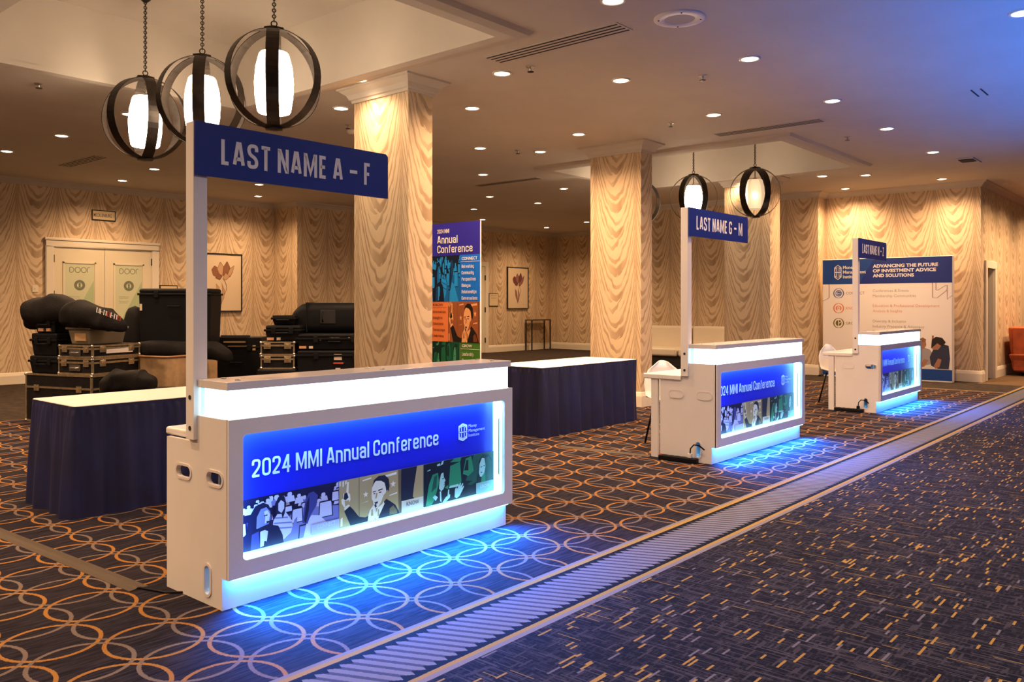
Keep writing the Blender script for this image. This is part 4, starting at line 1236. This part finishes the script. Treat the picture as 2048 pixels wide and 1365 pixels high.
# ------------------------------------------------------------------ skirted tables
def skirted_table(x0, y0, x1, y1, label, seed):
    rnd = random.Random(seed)
    t = thing('skirted_table', label, 'table', ((x0 + x1) / 2, (y0 + y1) / 2, 0), 0, 'banquet tables with navy skirting')
    w, d = (x1 - x0) / 2, (y1 - y0) / 2
    MB().box(-w, -d, .725, w, d, .752).build('table_top', M_LINEN, t, bevel=.006)
    # pleated skirt: a closed loop of folds that open towards the floor
    per = []
    r = .018
    loop = rrect(-w - .004, -d - .004, w + .004, d + .004, r, 6)
    pts = [Vector((p[0], p[1], 0)) for p in loop]
    # resample
    tot = sum((pts[i] - pts[i - 1]).length for i in range(len(pts)))
    n = int(tot / .011); res = []; i = 0; acc = 0.0
    seg = [(pts[k], pts[(k + 1) % len(pts)]) for k in range(len(pts))]
    L0 = 0; step = tot / n; k = 0
    for q in range(n):
        s_ = q * step
        while s_ > L0 + (seg[k][1] - seg[k][0]).length: L0 += (seg[k][1] - seg[k][0]).length; k += 1
        a, b = seg[k]; f = (s_ - L0) / (b - a).length
        p = a.lerp(b, f); tn = (b - a).normalized(); nr = Vector((tn.y, -tn.x, 0))
        res.append((p, nr, s_))
    rows = []
    ph = [rnd.random() * 6.28 for _ in range(8)]
    for z in (.748, .735, .722, .705, .68, .62, .5, .35, .2, .08, .0):
        drop = (.748 - z) / .748
        row = []
        for p, nr, s_ in res:
            fine = math.sin(s_ * 2 * PI / .062 + 1.4 * math.sin(s_ * 3.1 + ph[0])) * .006
            big = math.sin(s_ * 2 * PI / .21 + 1.7 * math.sin(s_ * 2.3 + ph[1])) * .020 + math.sin(s_ * 2 * PI / .47 + ph[2]) * .012
            top = 1.0 if z > .70 else max(0.15, 1 - drop * 1.9)
            off = .006 + (fine * top if z < .745 else 0) + big * min(1, drop * 1.6) + .035 * drop
            if z > .715: off = .006 + .002 * math.sin(s_ * 60)
            row.append((p.x + nr.x * off, p.y + nr.y * off, z))
        rows.append(row)
    o = MB().rings(rows, cap=False).build('skirt', M_NAVY, t, smooth=True)
    for sx in (-1, 1):
        for sy in (-1, 1): MB().cyl((sx * (w - .15), sy * (d - .12), 0), (sx * (w - .15), sy * (d - .12), .725), .014, 8).build('leg', M_IRON, t)
    return t
skirted_table(2.33, 5.86, 4.16, 6.60, 'navy skirted table with a white top behind the left of the nearest counter', 3)
skirted_table(7.03, 5.62, 8.90, 6.38, 'navy skirted table with a white top between the nearest and the middle counter', 5)

# ------------------------------------------------------------------ tape over cables on the carpet
M_TAPE = mat('brown_gaffer_tape', (.060, .038, .022), .7)
def tape(name, a, b, w, label):
    dx, dy = b[0] - a[0], b[1] - a[1]; l = math.hypot(dx, dy); nx, ny = -dy / l * w / 2, dx / l * w / 2
    mb = MB()
    rs = [[(p[0] + nx * k, p[1] + ny * k, z) for k, z in ((-1, .0015), (-.4, .004), (-.15, .010), (.15, .010), (.4, .004), (1, .0015), (1, 0), (-1, 0))] for p in (a, b)]
    mb.rings(rs)
    tag(mb.build(name, M_TAPE), label, 'floor tape', 'brown tape strips over cables')
tape('floor_tape', (1.86, 6.2), (1.965, 4.17), .10, 'brown tape strip over a cable, running from the left edge to the nearest counter')
tape('floor_tape', (6.72, 5.12), (6.84, 4.16), .11, 'brown tape strip over a cable, running from the second table to the middle counter')
tag(MB().tube([(1.965, 4.17, .006), (2.02, 4.0, .006), (2.14, 3.88, .006), (2.3, 3.8, .006)], .005, 6).build('floor_cable', M_BLACK, None, smooth=True), 'thin black cable from the tape end to under the nearest counter', 'cable')

# ================================================================== tall printed banner
def banner():
    X0, Y0, Y1, H = 7.45, 6.927, 7.770, 2.457
    t = thing('printed_banner', 'tall blue, orange and green conference banner between the first two columns', 'banner', (X0, (Y0 + Y1) / 2, 0))
    w = (Y1 - Y0) / 2
    MB().box(0, -w, .02, .025, w, H).build('board', mat('white_foam_board', (.80, .78, .74), .6), t)
    MB().box(-.16, -w + .1, 0, .19, -w + .14, .02).box(-.16, w - .14, 0, .19, w - .1, .02).box(-.012, -w, 0, .037, w, .03).build('foot', M_IRON, t)
    s = Sheet(lambda a, b, q: (-q, w - a * 2 * w, b))
    ind = ink('indigo', (.024, .018, .34)); cy = ink('cyan_blue', (.004, .15, .75)); org = ink('orange', (.72, .20, .06)); grn = ink('leaf_green', (.055, .19, .022))
    PC = palette('banner_connect', [(.002, .008, .030), (.003, .040, .14), (.004, .12, .42), (.01, .26, .75)])
    PK = palette('banner_know', [(.012, .008, .007), (.16, .045, .016), (.28, .085, .03), (.72, .36, .16)])
    PG = palette('banner_grow', [(.002, .022, .016), (.004, .07, .035), (.008, .12, .06), (.05, .28, .16)])
    wh = ink('banner_white', (.80, .78, .74)); dk = ink('banner_brown', (.10, .02, .012))
    s.rect(0, 2.050, 1, H, ind); s.rect(.60, 1.470, 1, 2.050, cy); s.rect(0, .965, .355, 1.470, org); s.rect(.60, .45, 1, .965, grn)
    s.rect(0, .06, 1, .45, ink('deep_green', (.004, .06, .035)))
    put_photo(s, photo_crowd(), 0, 1.470, .60, 2.050, PC)
    put_photo(s, photo_man(), .355, .965, 1, 1.470, PK)
    put_photo(s, photo_meeting(), 0, .45, .60, .965, PG)
    s.build('printed_artwork', t)
    s = Sheet(lambda a, b, q: (-q, w - a * 2 * w, b)); s.lift = .008
    def cl(txt, a0, a1, b, cap, m, wt=.13): s.quads(text_quads(txt, a0, a1, b, cap, wt, .11, .36, .62), m)
    cl('2024 MMI', .13, .38, 2.335, .050, wh); cl('Annual', .13, .555, 2.205, .095, wh); cl('Conference', .13, .86, 2.085, .095, wh)
    s.text('CONNECT', .64, .955, 1.985, .036, wh, .02); s.rect(.62, 1.962, 1, 1.966, wh)
    for k, (wd, a1) in enumerate((('Networking', .89), ('Community', .885), ('Perspectives', .925), ('Dialogue', .82), ('Relationships', .94), ('Conversations', .955))):
        cl(wd, .64, a1, 1.885 - k * .0785, .042, wh)
    s.text('KNOW', .035, .255, 1.415, .032, dk, .01); s.rect(.02, 1.395, .34, 1.398, dk)
    for k, (wd, a1) in enumerate((('Information', .305), ('Insights', .235), ('Solutions', .26), ('Takeaways', .29), ('Learning', .26))): cl(wd, .03, a1, 1.325 - k * .0755, .034, dk)
    s.text('GROW', .65, .85, .905, .036, wh, .02); s.rect(.62, .882, 1, .886, wh)
    for k, (wd, a1) in enumerate((('Leadership', .88), ('Responsibility', .95), ('Inclusion', .86))): cl(wd, .65, a1, .80 - k * .08, .042, wh)
    s.build('lettering', t)
banner()

# ================================================================== display wall at the far end
def display_wall():
    X0, Y0, Y1, H = 16.78, 3.86, 6.22, 2.33
    t = thing('display_wall', 'wide white fabric display wall with a blue header at the far end', 'display stand', (X0, (Y0 + Y1) / 2, 0))
    w = (Y1 - Y0) / 2
    MB().box(0, -w, 0, .16, w, H).build('fabric_box', mat('white_display_fabric', (.84, .78, .74), .7), t, bevel=.01)
    s = Sheet(lambda a, b, q: (-q, w - a * 2 * w, b))
    hb, hd = ink('header_blue', (.006, .055, .27)), ink('header_deep_blue', (.006, .024, .20))
    wh = ink('display_white', (.78, .72, .68)); s.rect(0, 1.835, 1, H - .008, hb); s.up(); s.poly([(.30, 1.835), (1, 1.835), (1, H - .008), (.42, H - .008)], hd)
    s.rect(0, .03, 1, .235, hb)
    gr = ink('pale_grey_print', (.40, .33, .31)); og = ink('pale_orange_print', (.66, .32, .20)); ol = ink('olive_print', (.36, .29, .14)); nv = ink('grey_navy_print', (.16, .15, .20))
    # outline motifs
    s.line(round_path([(.055, 1.835), (.055, 1.56), (.0, 1.50)], False, .03), .008, gr)
    s.line(round_path([(.86, 1.835), (.86, 1.56), (.89, 1.55), (.965, 1.70), (.965, 1.80), (.90, 1.70), (.885, 1.70), (.885, 1.835)], False, .03), .008, gr)
    s.line([(.965, 1.70), (.965, 1.53), (1, 1.60)], .008, gr)
    # icons
    for k, (z, c) in enumerate(((1.655, ink('icon_blue', (.06, .13, .36))), (1.36, ink('icon_orange', (.72, .17, .06))), (1.065, ink('icon_olive', (.13, .12, .015))))):
        ax = .134; r = .095; ra = r / (2 * w)
        s.line([(ax + ra * math.cos(2 * PI * q / 28), z + r * math.sin(2 * PI * q / 28)) for q in range(28)], .010 if False else .009, c, True)
        s.mb  # ring above, emblem below
        if k == 0:
            s.disc(ax, z, ra * .66, c, 20, r * .66).up(); s.line([(ax + ra * .42 * math.cos(q * .25 + .6), z + r * .42 * math.sin(q * .25 + .6)) for q in range(20)], .006, wh); s.line([(ax - ra * .6, z + .004), (ax + ra * .5, z - .012)], .010, wh)
        elif k == 1:
            s.line([(ax + ra * .48 * math.cos(q * .27 - .95), z + r * .48 * math.sin(q * .27 - .95)) for q in range(20)], .010, c); s.disc(ax, z, ra * .22, ink('icon_pale_orange', (.78, .42, .28)), 14, r * .22)
        else:
            s.poly([(ax - ra * .08, z - r * .66), (ax - ra * .08, z + r * .66), (ax - ra * .5, z + r * .4), (ax - ra * .62, z), (ax - ra * .5, z - r * .4)], c)
            s.poly([(ax + ra * .08, z + r * .05), (ax + ra * .08, z + r * .66), (ax + ra * .55, z + r * .42)], c); s.poly([(ax + ra * .08, z - r * .6), (ax + ra * .1, z - r * .1), (ax + ra * .62, z + r * .25), (ax + ra * .5, z - r * .38)], c)
    s.up()
    mmi_logo(s, .098, 1.925, .158, 2.215, wh)
    for k, (wd, l) in enumerate((('Money', .095), ('Management', .185), ('Institute', .115))): s.text(wd, .17, .17 + l, 2.135 - k * .092, .062, wh, .02)
    for k, (wd, l) in enumerate((('ADVANCING THE FUTURE', .49), ('OF INVESTMENT ADVICE', .475), ('AND SOLUTIONS', .315))): s.text(wd, .41, .41 + l, 2.145 - k * .092, .060, wh, .035)
    s.text('CONNECT', .195, .345, 1.63, .055, nv); s.text('KNOW', .195, .29, 1.335, .055, ink('icon_orange', (.72, .17, .06))); s.text('GROW', .195, .29, 1.04, .055, ink('icon_olive', (.13, .12, .015)))
    for txt, l, z, m in (('Conferences & Events', .275, 1.675, gr), ('Membership Communities', .33, 1.575, gr), ('Education & Professional Development', .50, 1.385, og), ('Analysis & Insights', .225, 1.285, og),
                         ('Diversity & Inclusion', .255, 1.09, ol), ('Industry Presence & Advocacy', .39, .99, ol), ('Public Service', .20, .89, ol)): s.text(txt, .41, .41 + l, z, .052, m)
    # printed picture of two people leaning over a table
    sk, bl, nvy, sh = ink('print_skin', (.36, .17, .10)), ink('print_black', (.015, .012, .014)), ink('print_navy', (.03, .035, .07)), ink('print_grey_shirt', (.34, .31, .33))
    s.rect(.70, .24, .985, .30, ink('print_table', (.74, .70, .66))); s.up()
    def P(pts, m): s.poly([(a, b) for a, b in pts], m); s.up(.0003)
    P([(.855, .62), (.87, .62), (.87, .86), (.855, .86)], sk)
    P([(.755, .34), (.765, .52), (.79, .64), (.84, .60), (.87, .50), (.86, .34), (.80, .30)], sh)
    P([(.755, .66), (.765, .76), (.785, .79), (.81, .76), (.815, .68), (.80, .61), (.775, .60)], sk)
    P([(.755, .68), (.765, .79), (.79, .82), (.815, .78), (.80, .73), (.78, .74)], ink('print_hair', (.24, .12, .06)))
    P([(.77, .30), (.80, .42), (.83, .40), (.80, .28), (.76, .26)], sk)
    P([(.85, .30), (.84, .46), (.865, .60), (.93, .70), (.975, .68), (.985, .44), (.975, .25), (.90, .25)], nvy)
    P([(.86, .60), (.855, .72), (.875, .80), (.915, .79), (.925, .68), (.90, .60)], sk)
    P([(.85, .62), (.855, .78), (.885, .84), (.93, .82), (.955, .74), (.93, .66), (.895, .72)], bl)
    P([(.87, .30), (.90, .44), (.925, .42), (.91, .28), (.88, .25)], sk)
    s.build('printed_artwork', t)
    MB().box(-.16, w - .02, 0, .3, w + .03, .03).build('foot', M_IRON, t)
display_wall()
# ================================================================== road cases and bags
def road_case(name, px, depth, z, l, d, h, rz, label, group=None, latches=True, e=.022, handle=True, sticker=None):
    """black case with aluminium edging; origin at its near lower corner, length along local x, depth along local y"""
    x, y = at(px, depth)
    t = thing(name, label, 'flight case', (x, y, z), rz, group)
    MB().box(.006, .006, .006, l - .006, d - .006, h - .006).build('body', M_CLOTHB, t)
    ed = MB()
    for zz in (0, h - e):
        for q in ((0, 0, l, e), (0, d - e, l, d), (0, 0, e, d), (l - e, 0, l, d)): ed.box(q[0], q[1], zz, q[2], q[3], zz + e)
    for a in (0, l - e):
        for b in (0, d - e): ed.box(a, b, 0, a + e, b + e, h)
    s_ = h * .72
    for q in ((-.002, -.002, l + .002, .004), (-.002, -.002, .004, d + .002)): ed.box(q[0], q[1], s_ - .012, q[2], q[3], s_ + .012)
    ed.build('edging', M_ALU, t)
    for a in (0, l):
        for b in (0, d):
            for c in (0.0, h):
                MB().ball((a + (.006 if a == 0 else -.006), b + (.006 if b == 0 else -.006), c + (.012 if c == 0 else -.012)), .021, 6).build('corner', M_STEEL, t, smooth=True)
    def latch(face, c, w):
        mb = MB(); zc = s_
        if face == 'y':                       # the face towards local -x, position along y
            mb.box(-.010, c - w / 2, zc - .045, .0, c + w / 2, zc + .03); mb.box(-.016, c - w / 4, zc - .025, -.008, c + w / 4, zc + .012)
        else:
            mb.box(c - w / 2, -.010, zc - .045, c + w / 2, .0, zc + .03); mb.box(c - w / 4, -.016, zc - .025, c + w / 4, -.008, zc + .012)
        mb.build('latch', M_ALU, t, bevel=.003)
    if latches:
        for f in (.18, .82): latch('y', d * f, .085)
        for f in (.2, .8): latch('x', l * f, .085)
    if handle:
        hd = MB(); c = d / 2; zc = h * .42
        hd.box(-.008, c - .09, zc - .04, 0, c + .09, zc + .04); hd.tube([(-.012, c - .06, zc), (-.035, c - .05, zc), (-.035, c + .05, zc), (-.012, c + .06, zc)], .009, 8)
        hd.build('handle', M_STEEL, t)
    if sticker:
        MB().box(sticker[0], -.002, sticker[2], sticker[1], .004, sticker[3]).build('paper_label', M_LINEN, t)
    return t

def hard_case(px, depth, z, l, d, h, rz, label, group='black hard equipment cases', stick=None, bev=.03, ribs=True, cat='case', name='equipment_case', open_lid=.7):
    x, y = at(px, depth)
    t = thing(name, label, cat, (x, y, z), rz, group)
    zs = h * open_lid
    MB().taper(0, 0, 0, l, d, zs - .006, .02, .02).build('base_shell', M_BLACK, t, bevel=bev * .6, seg=3)
    MB().box(0, 0, zs + .004, l, d, h).build('lid', M_BLACK, t, bevel=bev, seg=3)
    MB().box(-.014, -.014, zs - .016, l + .014, d + .014, zs + .012).build('lid_rim', M_BLACK, t, bevel=.006)
    if ribs:
        for f in (.25, .75):
            MB().box(l * f - .028, -.024, zs - .05, l * f + .028, -.008, zs + .03).build('latch', M_BLACK, t, bevel=.006)
    hd = MB().tube([(l / 2 - .08, -.012, zs * .75), (l / 2 - .07, -.035, zs * .75), (l / 2 + .07, -.035, zs * .75), (l / 2 + .08, -.012, zs * .75)], .010, 8)
    hd.build('handle', M_BLACK, t, smooth=True)
    for a0, a1, z0, z1, m in stick or ():
        MB().box(a0 * l, -.006, z0 * h, a1 * l, .03, z1 * h).build('sticker', m, t)
    return t

def bag(name, path, radii, label, cat='bag', group=None, m=None, flat=.8, seed=1, parent=None, lump=.25, n=20):
    """soft bag: superelliptic sections swept along a path with sagging folds"""
    P = [Vector(p) for p in path]; rows = []
    # resample along the path
    k = 26; pts = []; rad = []
    for i in range(k + 1):
        f = i / k * (len(P) - 1); a = min(int(f), len(P) - 2); w = f - a
        w = w * w * (3 - 2 * w) if len(P) > 2 else w
        pts.append(P[a].lerp(P[a + 1], w)); rad.append(radii[a] * (1 - w) + radii[a + 1] * w)
    zmin = min(p.z - r * flat for p, r in zip(pts, rad))
    for i, (p, r) in enumerate(zip(pts, rad)):
        d = (pts[min(i + 1, k)] - pts[max(i - 1, 0)]); d.z *= .3; d.normalize()
        a = Vector((d.y, -d.x, 0)).normalized(); b = Vector((0, 0, 1))
        endf = min(1.0, (min(i, k - i) + .35) / 2.6) ** .5
        row = []
        for j in range(n):
            q = 2 * PI * j / n
            cx, cz = math.cos(q), math.sin(q)
            sx = abs(cx) ** .75 * (1 if cx > 0 else -1); sz = abs(cz) ** .75 * (1 if cz > 0 else -1)
            nv = mnoise.noise(Vector((i * .23 + seed * 7.1, cx * 1.4, cz * 1.4))) * lump
            rr = r * endf * (1 + nv)
            row.append(tuple(p + a * sx * rr + b * sz * rr * flat))
        rows.append(row)
    o = MB().rings(rows).build(name, m or M_CLOTHB, parent, smooth=True, sub=1)
    if label: tag(o, label, cat, group)
    return o
def cw(px, py, depth):
    x, y = at(px, depth); return (x, y, hz(py, depth))

RZ = .33
M_LBL = mat('orange_paper_label', (.55, .30, .16), .6); M_LBLW = mat('white_paper_label', (.62, .52, .42), .6); M_RED = mat('red_label', (.45, .05, .03), .5)
# ---- left stack
road_case('flight_case', 183, 9.90, 0.0, .76, 1.10, .588, RZ, 'big black flight case with metal edges at the bottom of the left stack')
road_case('flight_case', 185, 9.92, .590, .72, .56, .200, RZ, 'lower of two shallow flight cases on the big flight case, left stack', 'shallow flight cases in the left stack')
road_case('flight_case', 185, 9.92, .792, .72, .55, .155, RZ, 'upper shallow flight case with a white paper strip, under the grey tote', 'shallow flight cases in the left stack', sticker=(.20, .60, .05, .11))
# black cases at the far left end
def on_big(dx, dy):
    x, y = at(183, 9.90); c, s = math.cos(RZ), math.sin(RZ); return (x + dx * c - dy * s, y + dx * s + dy * c)
def stack_case(dx, dy, z, l, d, h, label, stick=None):
    t = hard_case(1024, 5, z, l, d, h, 0, label, 'black cases at the left end of the left stack', stick)
    x, y = on_big(dx, dy); t.location = (x, y, z); t.rotation_euler = (0, 0, RZ)
    return t
def side_case(dy0, dy1, z, h, lab, depth=.42, st=None):
    """case whose long handle side faces the camera-left"""
    t = hard_case(1024, 5, z, dy1 - dy0, depth, h, 0, lab, 'black cases at the left end of the left stack', st, bev=.02)
    x, y = on_big(.03, dy1); t.location = (x, y, z); t.rotation_euler = (0, 0, RZ - PI / 2)
side_case(.60, 1.07, .590, .215, 'lowest black hard case at the left end of the left stack')
side_case(.61, 1.04, .806, .275, 'middle black hard case at the left end of the left stack')
side_case(.64, .98, 1.082, .20, 'small black case with orange labels, topmost of the hard cases at the far left', .36, [(.2, .45, .12, .30, M_LBL), (.6, .78, .12, .30, M_LBL)])
# grey tote
t = thing('storage_tote', 'translucent grey plastic tote on the upper shallow flight case', 'plastic tote')
x, y = at(179, 10.0); t.location = (x, y, .946); t.rotation_euler = (0, 0, RZ)
M_TOTE = mat('grey_translucent_plastic', (.25, .21, .15), .35, trans=.25)
MB().taper(0, 0, 0, .56, .36, .185, .03, .03).build('tub', M_TOTE, t, bevel=.02, seg=3)
MB().box(-.02, -.02, .185, .58, .38, .215).build('lid', M_TOTE, t, bevel=.01)
MB().box(-.002, .06, .05, .02, .24, .14).build('paper_label', mat('tan_label', (.45, .28, .14), .7), t)
# soft bags on top
bA = bag('duffel_bag', [cw(66, 645, 10.55), cw(78, 625, 10.45), cw(115, 617, 10.3), cw(165, 625, 10.15)], [.11, .20, .19, .12], 'black nylon duffel bag rolled over the far left end of the left stack', flat=.95, seed=2)
bB = bag('duffel_bag', [cw(128, 632, 10.15), cw(165, 628, 10.08), cw(215, 640, 10.02), cw(252, 655, 10.0)], [.13, .18, .165, .07], 'long black nylon bag with a white and red printed word, on the grey tote', flat=.9, seed=3)
s = Sheet(lambda a, b, q: tuple(Vector(cw(192 + a * 52, 613 + a * 19 + (1 - b) * 12, 9.84 - .01 * a))))
rw = random.Random(4)
for k in range(7):
    m = M_RED if k in (3, 6) else M_LETTER
    a0 = .02 + k * .135
    s.line([(a0, 0), (a0 + .03, .9)], .035, m)
    if k % 3 != 1: s.line([(a0 + .09, .05), (a0 + .115, .85)], .035, m)
    s.line([(a0 + .01, (.1, .45, .8)[k % 3]), (a0 + .11, (.1, .45, .8)[k % 3] - .04)], .05, m)
o = s.build('printed_word', bB)
# black cloth bag in front
bag('duffel_bag', [cw(205, 775, 9.5), cw(235, 762, 9.5), cw(285, 764, 9.5), cw(312, 768, 9.5)], [.13, .18, .17, .09], 'black cloth bag slumped on a low case before the tan canvas bin', flat=.75, seed=5)
hard_case(196, 9.45, 0, .74, .45, .46, -A + .05, 'low black case under the slumped cloth bag, behind the first skirted table')
# tan canvas bin
x, y = at(336, 10.35)
t = thing('canvas_bin', 'tan canvas laundry bin under the tall black cases', 'bin', (x, y, 0), RZ)
M_TAN = mat('tan_canvas', (.46, .30, .16), .85, bump=.3, bscale=40, var=.25, vscale=4)
mb = MB(); l, d, h = .92, .50, .78
rs = []
for z, g in ((.10, .04), (.11, .03), (.4, .0), (h - .02, .0), (h, .0), (h, .02), (.14, .05)):
    rs.append([(p[0], p[1], z) for p in rrect(g, g, l - g, d - g, .07)])
mb.rings(rs)
mb.build('tub', M_TAN, t, smooth=False)
mb = MB(); rim = [(p[0], p[1], h) for p in rrect(-.005, -.005, l + .005, d + .005, .08, 6)]; mb.tube(rim + rim[:2], .014, 8)
mb.build('rim_rope', mat('worn_rim_leather', (.34, .17, .08), .7), t, smooth=True)
for a in (.1, l - .1):
    for b in (.1, d - .1): MB().cyl((a, b - .02, .05), (a, b + .02, .05), .05, 14).box(a - .03, b - .03, .07, a + .03, b + .03, .105).build('caster', M_IRON, t)
# long black bag on the bin
bag('duffel_bag', [cw(252, 700, 10.75), cw(300, 698, 10.75), cw(370, 700, 10.8), cw(430, 702, 10.75), cw(462, 716, 10.7)], [.10, .15, .15, .15, .11], 'long black bag lying along the top of the tan canvas bin', flat=.75, seed=7, lump=.15)
# big upright case and its soft neighbours
t = hard_case(277, 10.75, .93, .92, .45, .71, -A + .02, 'tall black hard case standing above the tan canvas bin, left of the nearest sign post', None, [(.02, .05, .60, .72, M_LBLW)], .03, open_lid=.90)
def pod(px, depth, z0, w, d, h, label, rz=-A):
    x, y = at(px, depth)
    rs = []
    for k in range(9):
        u = k / 8; g = 1.0 if .15 < u < .75 else (.86 if u <= .15 else 1 - .45 * ((u - .75) / .25) ** 2)
        rs.append([(p[0] * g, p[1] * g, z0 + u * h) for p in rrect(-w / 2, -d / 2, w / 2, d / 2, min(w, d) * .35)])
    o = MB().rings(rs).build('soft_case', M_CLOTHB, None, smooth=True, sub=1)
    o.location = (x, y, 0); o.rotation_euler = (0, 0, rz)
    return tag(o, label, 'bag')
pod(270, 11.25, 0, .28, .30, 1.42, 'black padded soft case leaning at the left of the tall hard case')
pod(408, 11.95, 0, .28, .30, 1.56, 'black rounded soft case showing just right of the nearest sign post')
# dark trunk with tan strips
t = hard_case(424, 11.55, 0, .68, .50, .98, -A + .02, 'large black trunk with tan strips right of the nearest sign post', None, None, .015, open_lid=.86)
M_STRIP = mat('tan_wood_strip', (.40, .27, .12), .6)
for q in ((.22, .50, .845, .862), (.16, .46, .905, .925), (.56, .60, .80, .87)): MB().box(q[0], -.012, q[2], q[1], .02, q[3]).build('strip', M_STRIP, t)
MB().tube([(.10, .08, .985), (.30, .06, .985), (.50, .08, .985)], .022, 8).build('lid_bar', M_BLACK, t)
# ---- right group
road_case('flight_case', 521, 10.62, .612, .43, .45, .175, -A + .02, 'lower of two small flight cases stacked left of the rounded travel case', 'small flight cases left of the travel case', e=.018)
road_case('flight_case', 521, 10.62, .788, .43, .45, .172, -A + .02, 'upper of two small flight cases, under a black labelled case', 'small flight cases left of the travel case', e=.018)
hard_case(513, 10.55, 0, .49, .62, .610, -A + .02, 'low dark trunk under the two small flight cases', None, None, .02)
hard_case(530, 10.66, .962, .44, .42, .205, -A + .02, 'black labelled hard case on the two small flight cases', None, [(.06, .25, .08, .24, M_LBL), (.34, .44, .08, .24, M_LBLW)])
hard_case(544, 10.74, 1.168, .28, .26, .125, -A + .02, 'small black case topmost, left of the rounded travel case', None, [(.2, .32, .55, .72, M_LBL)], ribs=False)
hard_case(594, 10.62, 0, .98, .55, .845, -A + .01, 'large dark hard case lowest under the rounded travel case', None, [(.48, .58, .86, .95, M_LBLW), (.47, .60, .80, .825, M_RED), (.50, .56, .72, .74, M_LBLW), (.10, .22, .55, .57, mat('grey_print', (.08, .08, .09), .6)), (.10, .22, .50, .52, mat('grey_print', (.08, .08, .09), .6))], .02, open_lid=.93)
hard_case(594, 10.66, .850, .96, .48, .210, -A + .01, 'dark hard case with white stickers directly under the rounded travel case', None, [(.03, .12, .1, .25, M_LBL), (.16, .21, .1, .25, M_LBLW), (.44, .56, .66, .76, M_LBLW), (.30, .32, .6, .7, M_LBLW), (.68, .70, .66, .78, M_LBLW)])
# rounded travel case
x, y = at(576, 10.9)
t = thing('travel_case', 'large rounded black travel case on top of the stack beside the nearest column', 'case', (x, y, 1.062), -A + .01)
rs = []
for u, k in ((0, .10), (.015, .34), (.05, .58), (.10, .78), (.16, .93), (.24, 1.0), (.62, 1.0), (1.0, 1.0), (1.06, .98), (1.09, .9)):
    hh = .395 * (.30 + .70 * k); ww = .40 * (.55 + .45 * k)
    rs.append([(u, p[0] + .20, p[1]) for p in rrect(-ww / 2, 0, ww / 2, hh, min(.10, hh * .3), 4)])
MB().rings(rs).build('shell', M_BLACK, t, smooth=True)
MB().box(.235, -.006, .01, .250, .40, .399).build('seam', M_BLACK, t)
mb = MB(); mb.box(.42, -.010, .12, .62, .004, .30); mb.build('handle_recess', M_DARK, t, bevel=.01)
MB().tube([(.455, -.012, .15), (.455, -.035, .16), (.455, -.035, .26), (.455, -.012, .27)], .010, 8).build('handle', M_BLACK, t, smooth=True)

# ================================================================== seating
def white_sofa():
    x0, x1 = 15.75, 16.72
    t = thing('white_sofa', 'white leather sofa against the far wall behind the middle counter', 'sofa', (x0, 8.95, 0))
    w = 1.15
    M = M_LEATHER
    MB().box(.10, -w, .10, .80, w, .32).build('base', mat('black_sofa_base', (.015, .013, .012), .6), t, bevel=.01)
    for k in range(2):
        a, b = -w + .02 + k * w, -w + .02 + k * w + w - .04
        MB().box(.02, a, .32, .72, b, .50).build('seat_cushion', M, t, bevel=.05, seg=4)
        MB().box(.66, a, .42, .90, b, .96).build('back_cushion', M, t, bevel=.05, seg=4)
    for sgn in (-1, 1): MB().box(.02, sgn * w - .10, .10, .88, sgn * w + .10, .66).build('armrest', M, t, bevel=.05, seg=4)
    for a in (.15, .72):
        for b in (-w + .1, w - .1): MB().box(a, b - .03, 0, a + .06, b + .03, .10).build('foot', M_IRON, t)
white_sofa()
def orange_sofa():
    t = thing('orange_armchair', 'orange upholstered tub seat cut by the right edge of the picture', 'armchair', (19.95, 2.93, 0))
    MB().taper(-.72, -.48, .07, .9, .48, .44, .16, .10).build('seat', M_ORANGE, t, bevel=.04, seg=3)
    MB().taper(-.74, .22, .10, .92, .48, .98, .20, .04).build('backrest', M_ORANGE, t, bevel=.05, seg=3)
    MB().taper(-.74, -.48, .10, -.50, .40, .97, .10, .0).build('armrest', M_ORANGE, t, bevel=.05, seg=3)
    MB().taper(.68, -.48, .10, .92, .40, .97, .10, .0).build('armrest', M_ORANGE, t, bevel=.05, seg=3)
    for a in (-.45, .6):
        for b in (-.3, .3): MB().cyl((a, b, 0), (a, b, .09), .025, 10).build('foot', M_IRON, t)
orange_sofa()
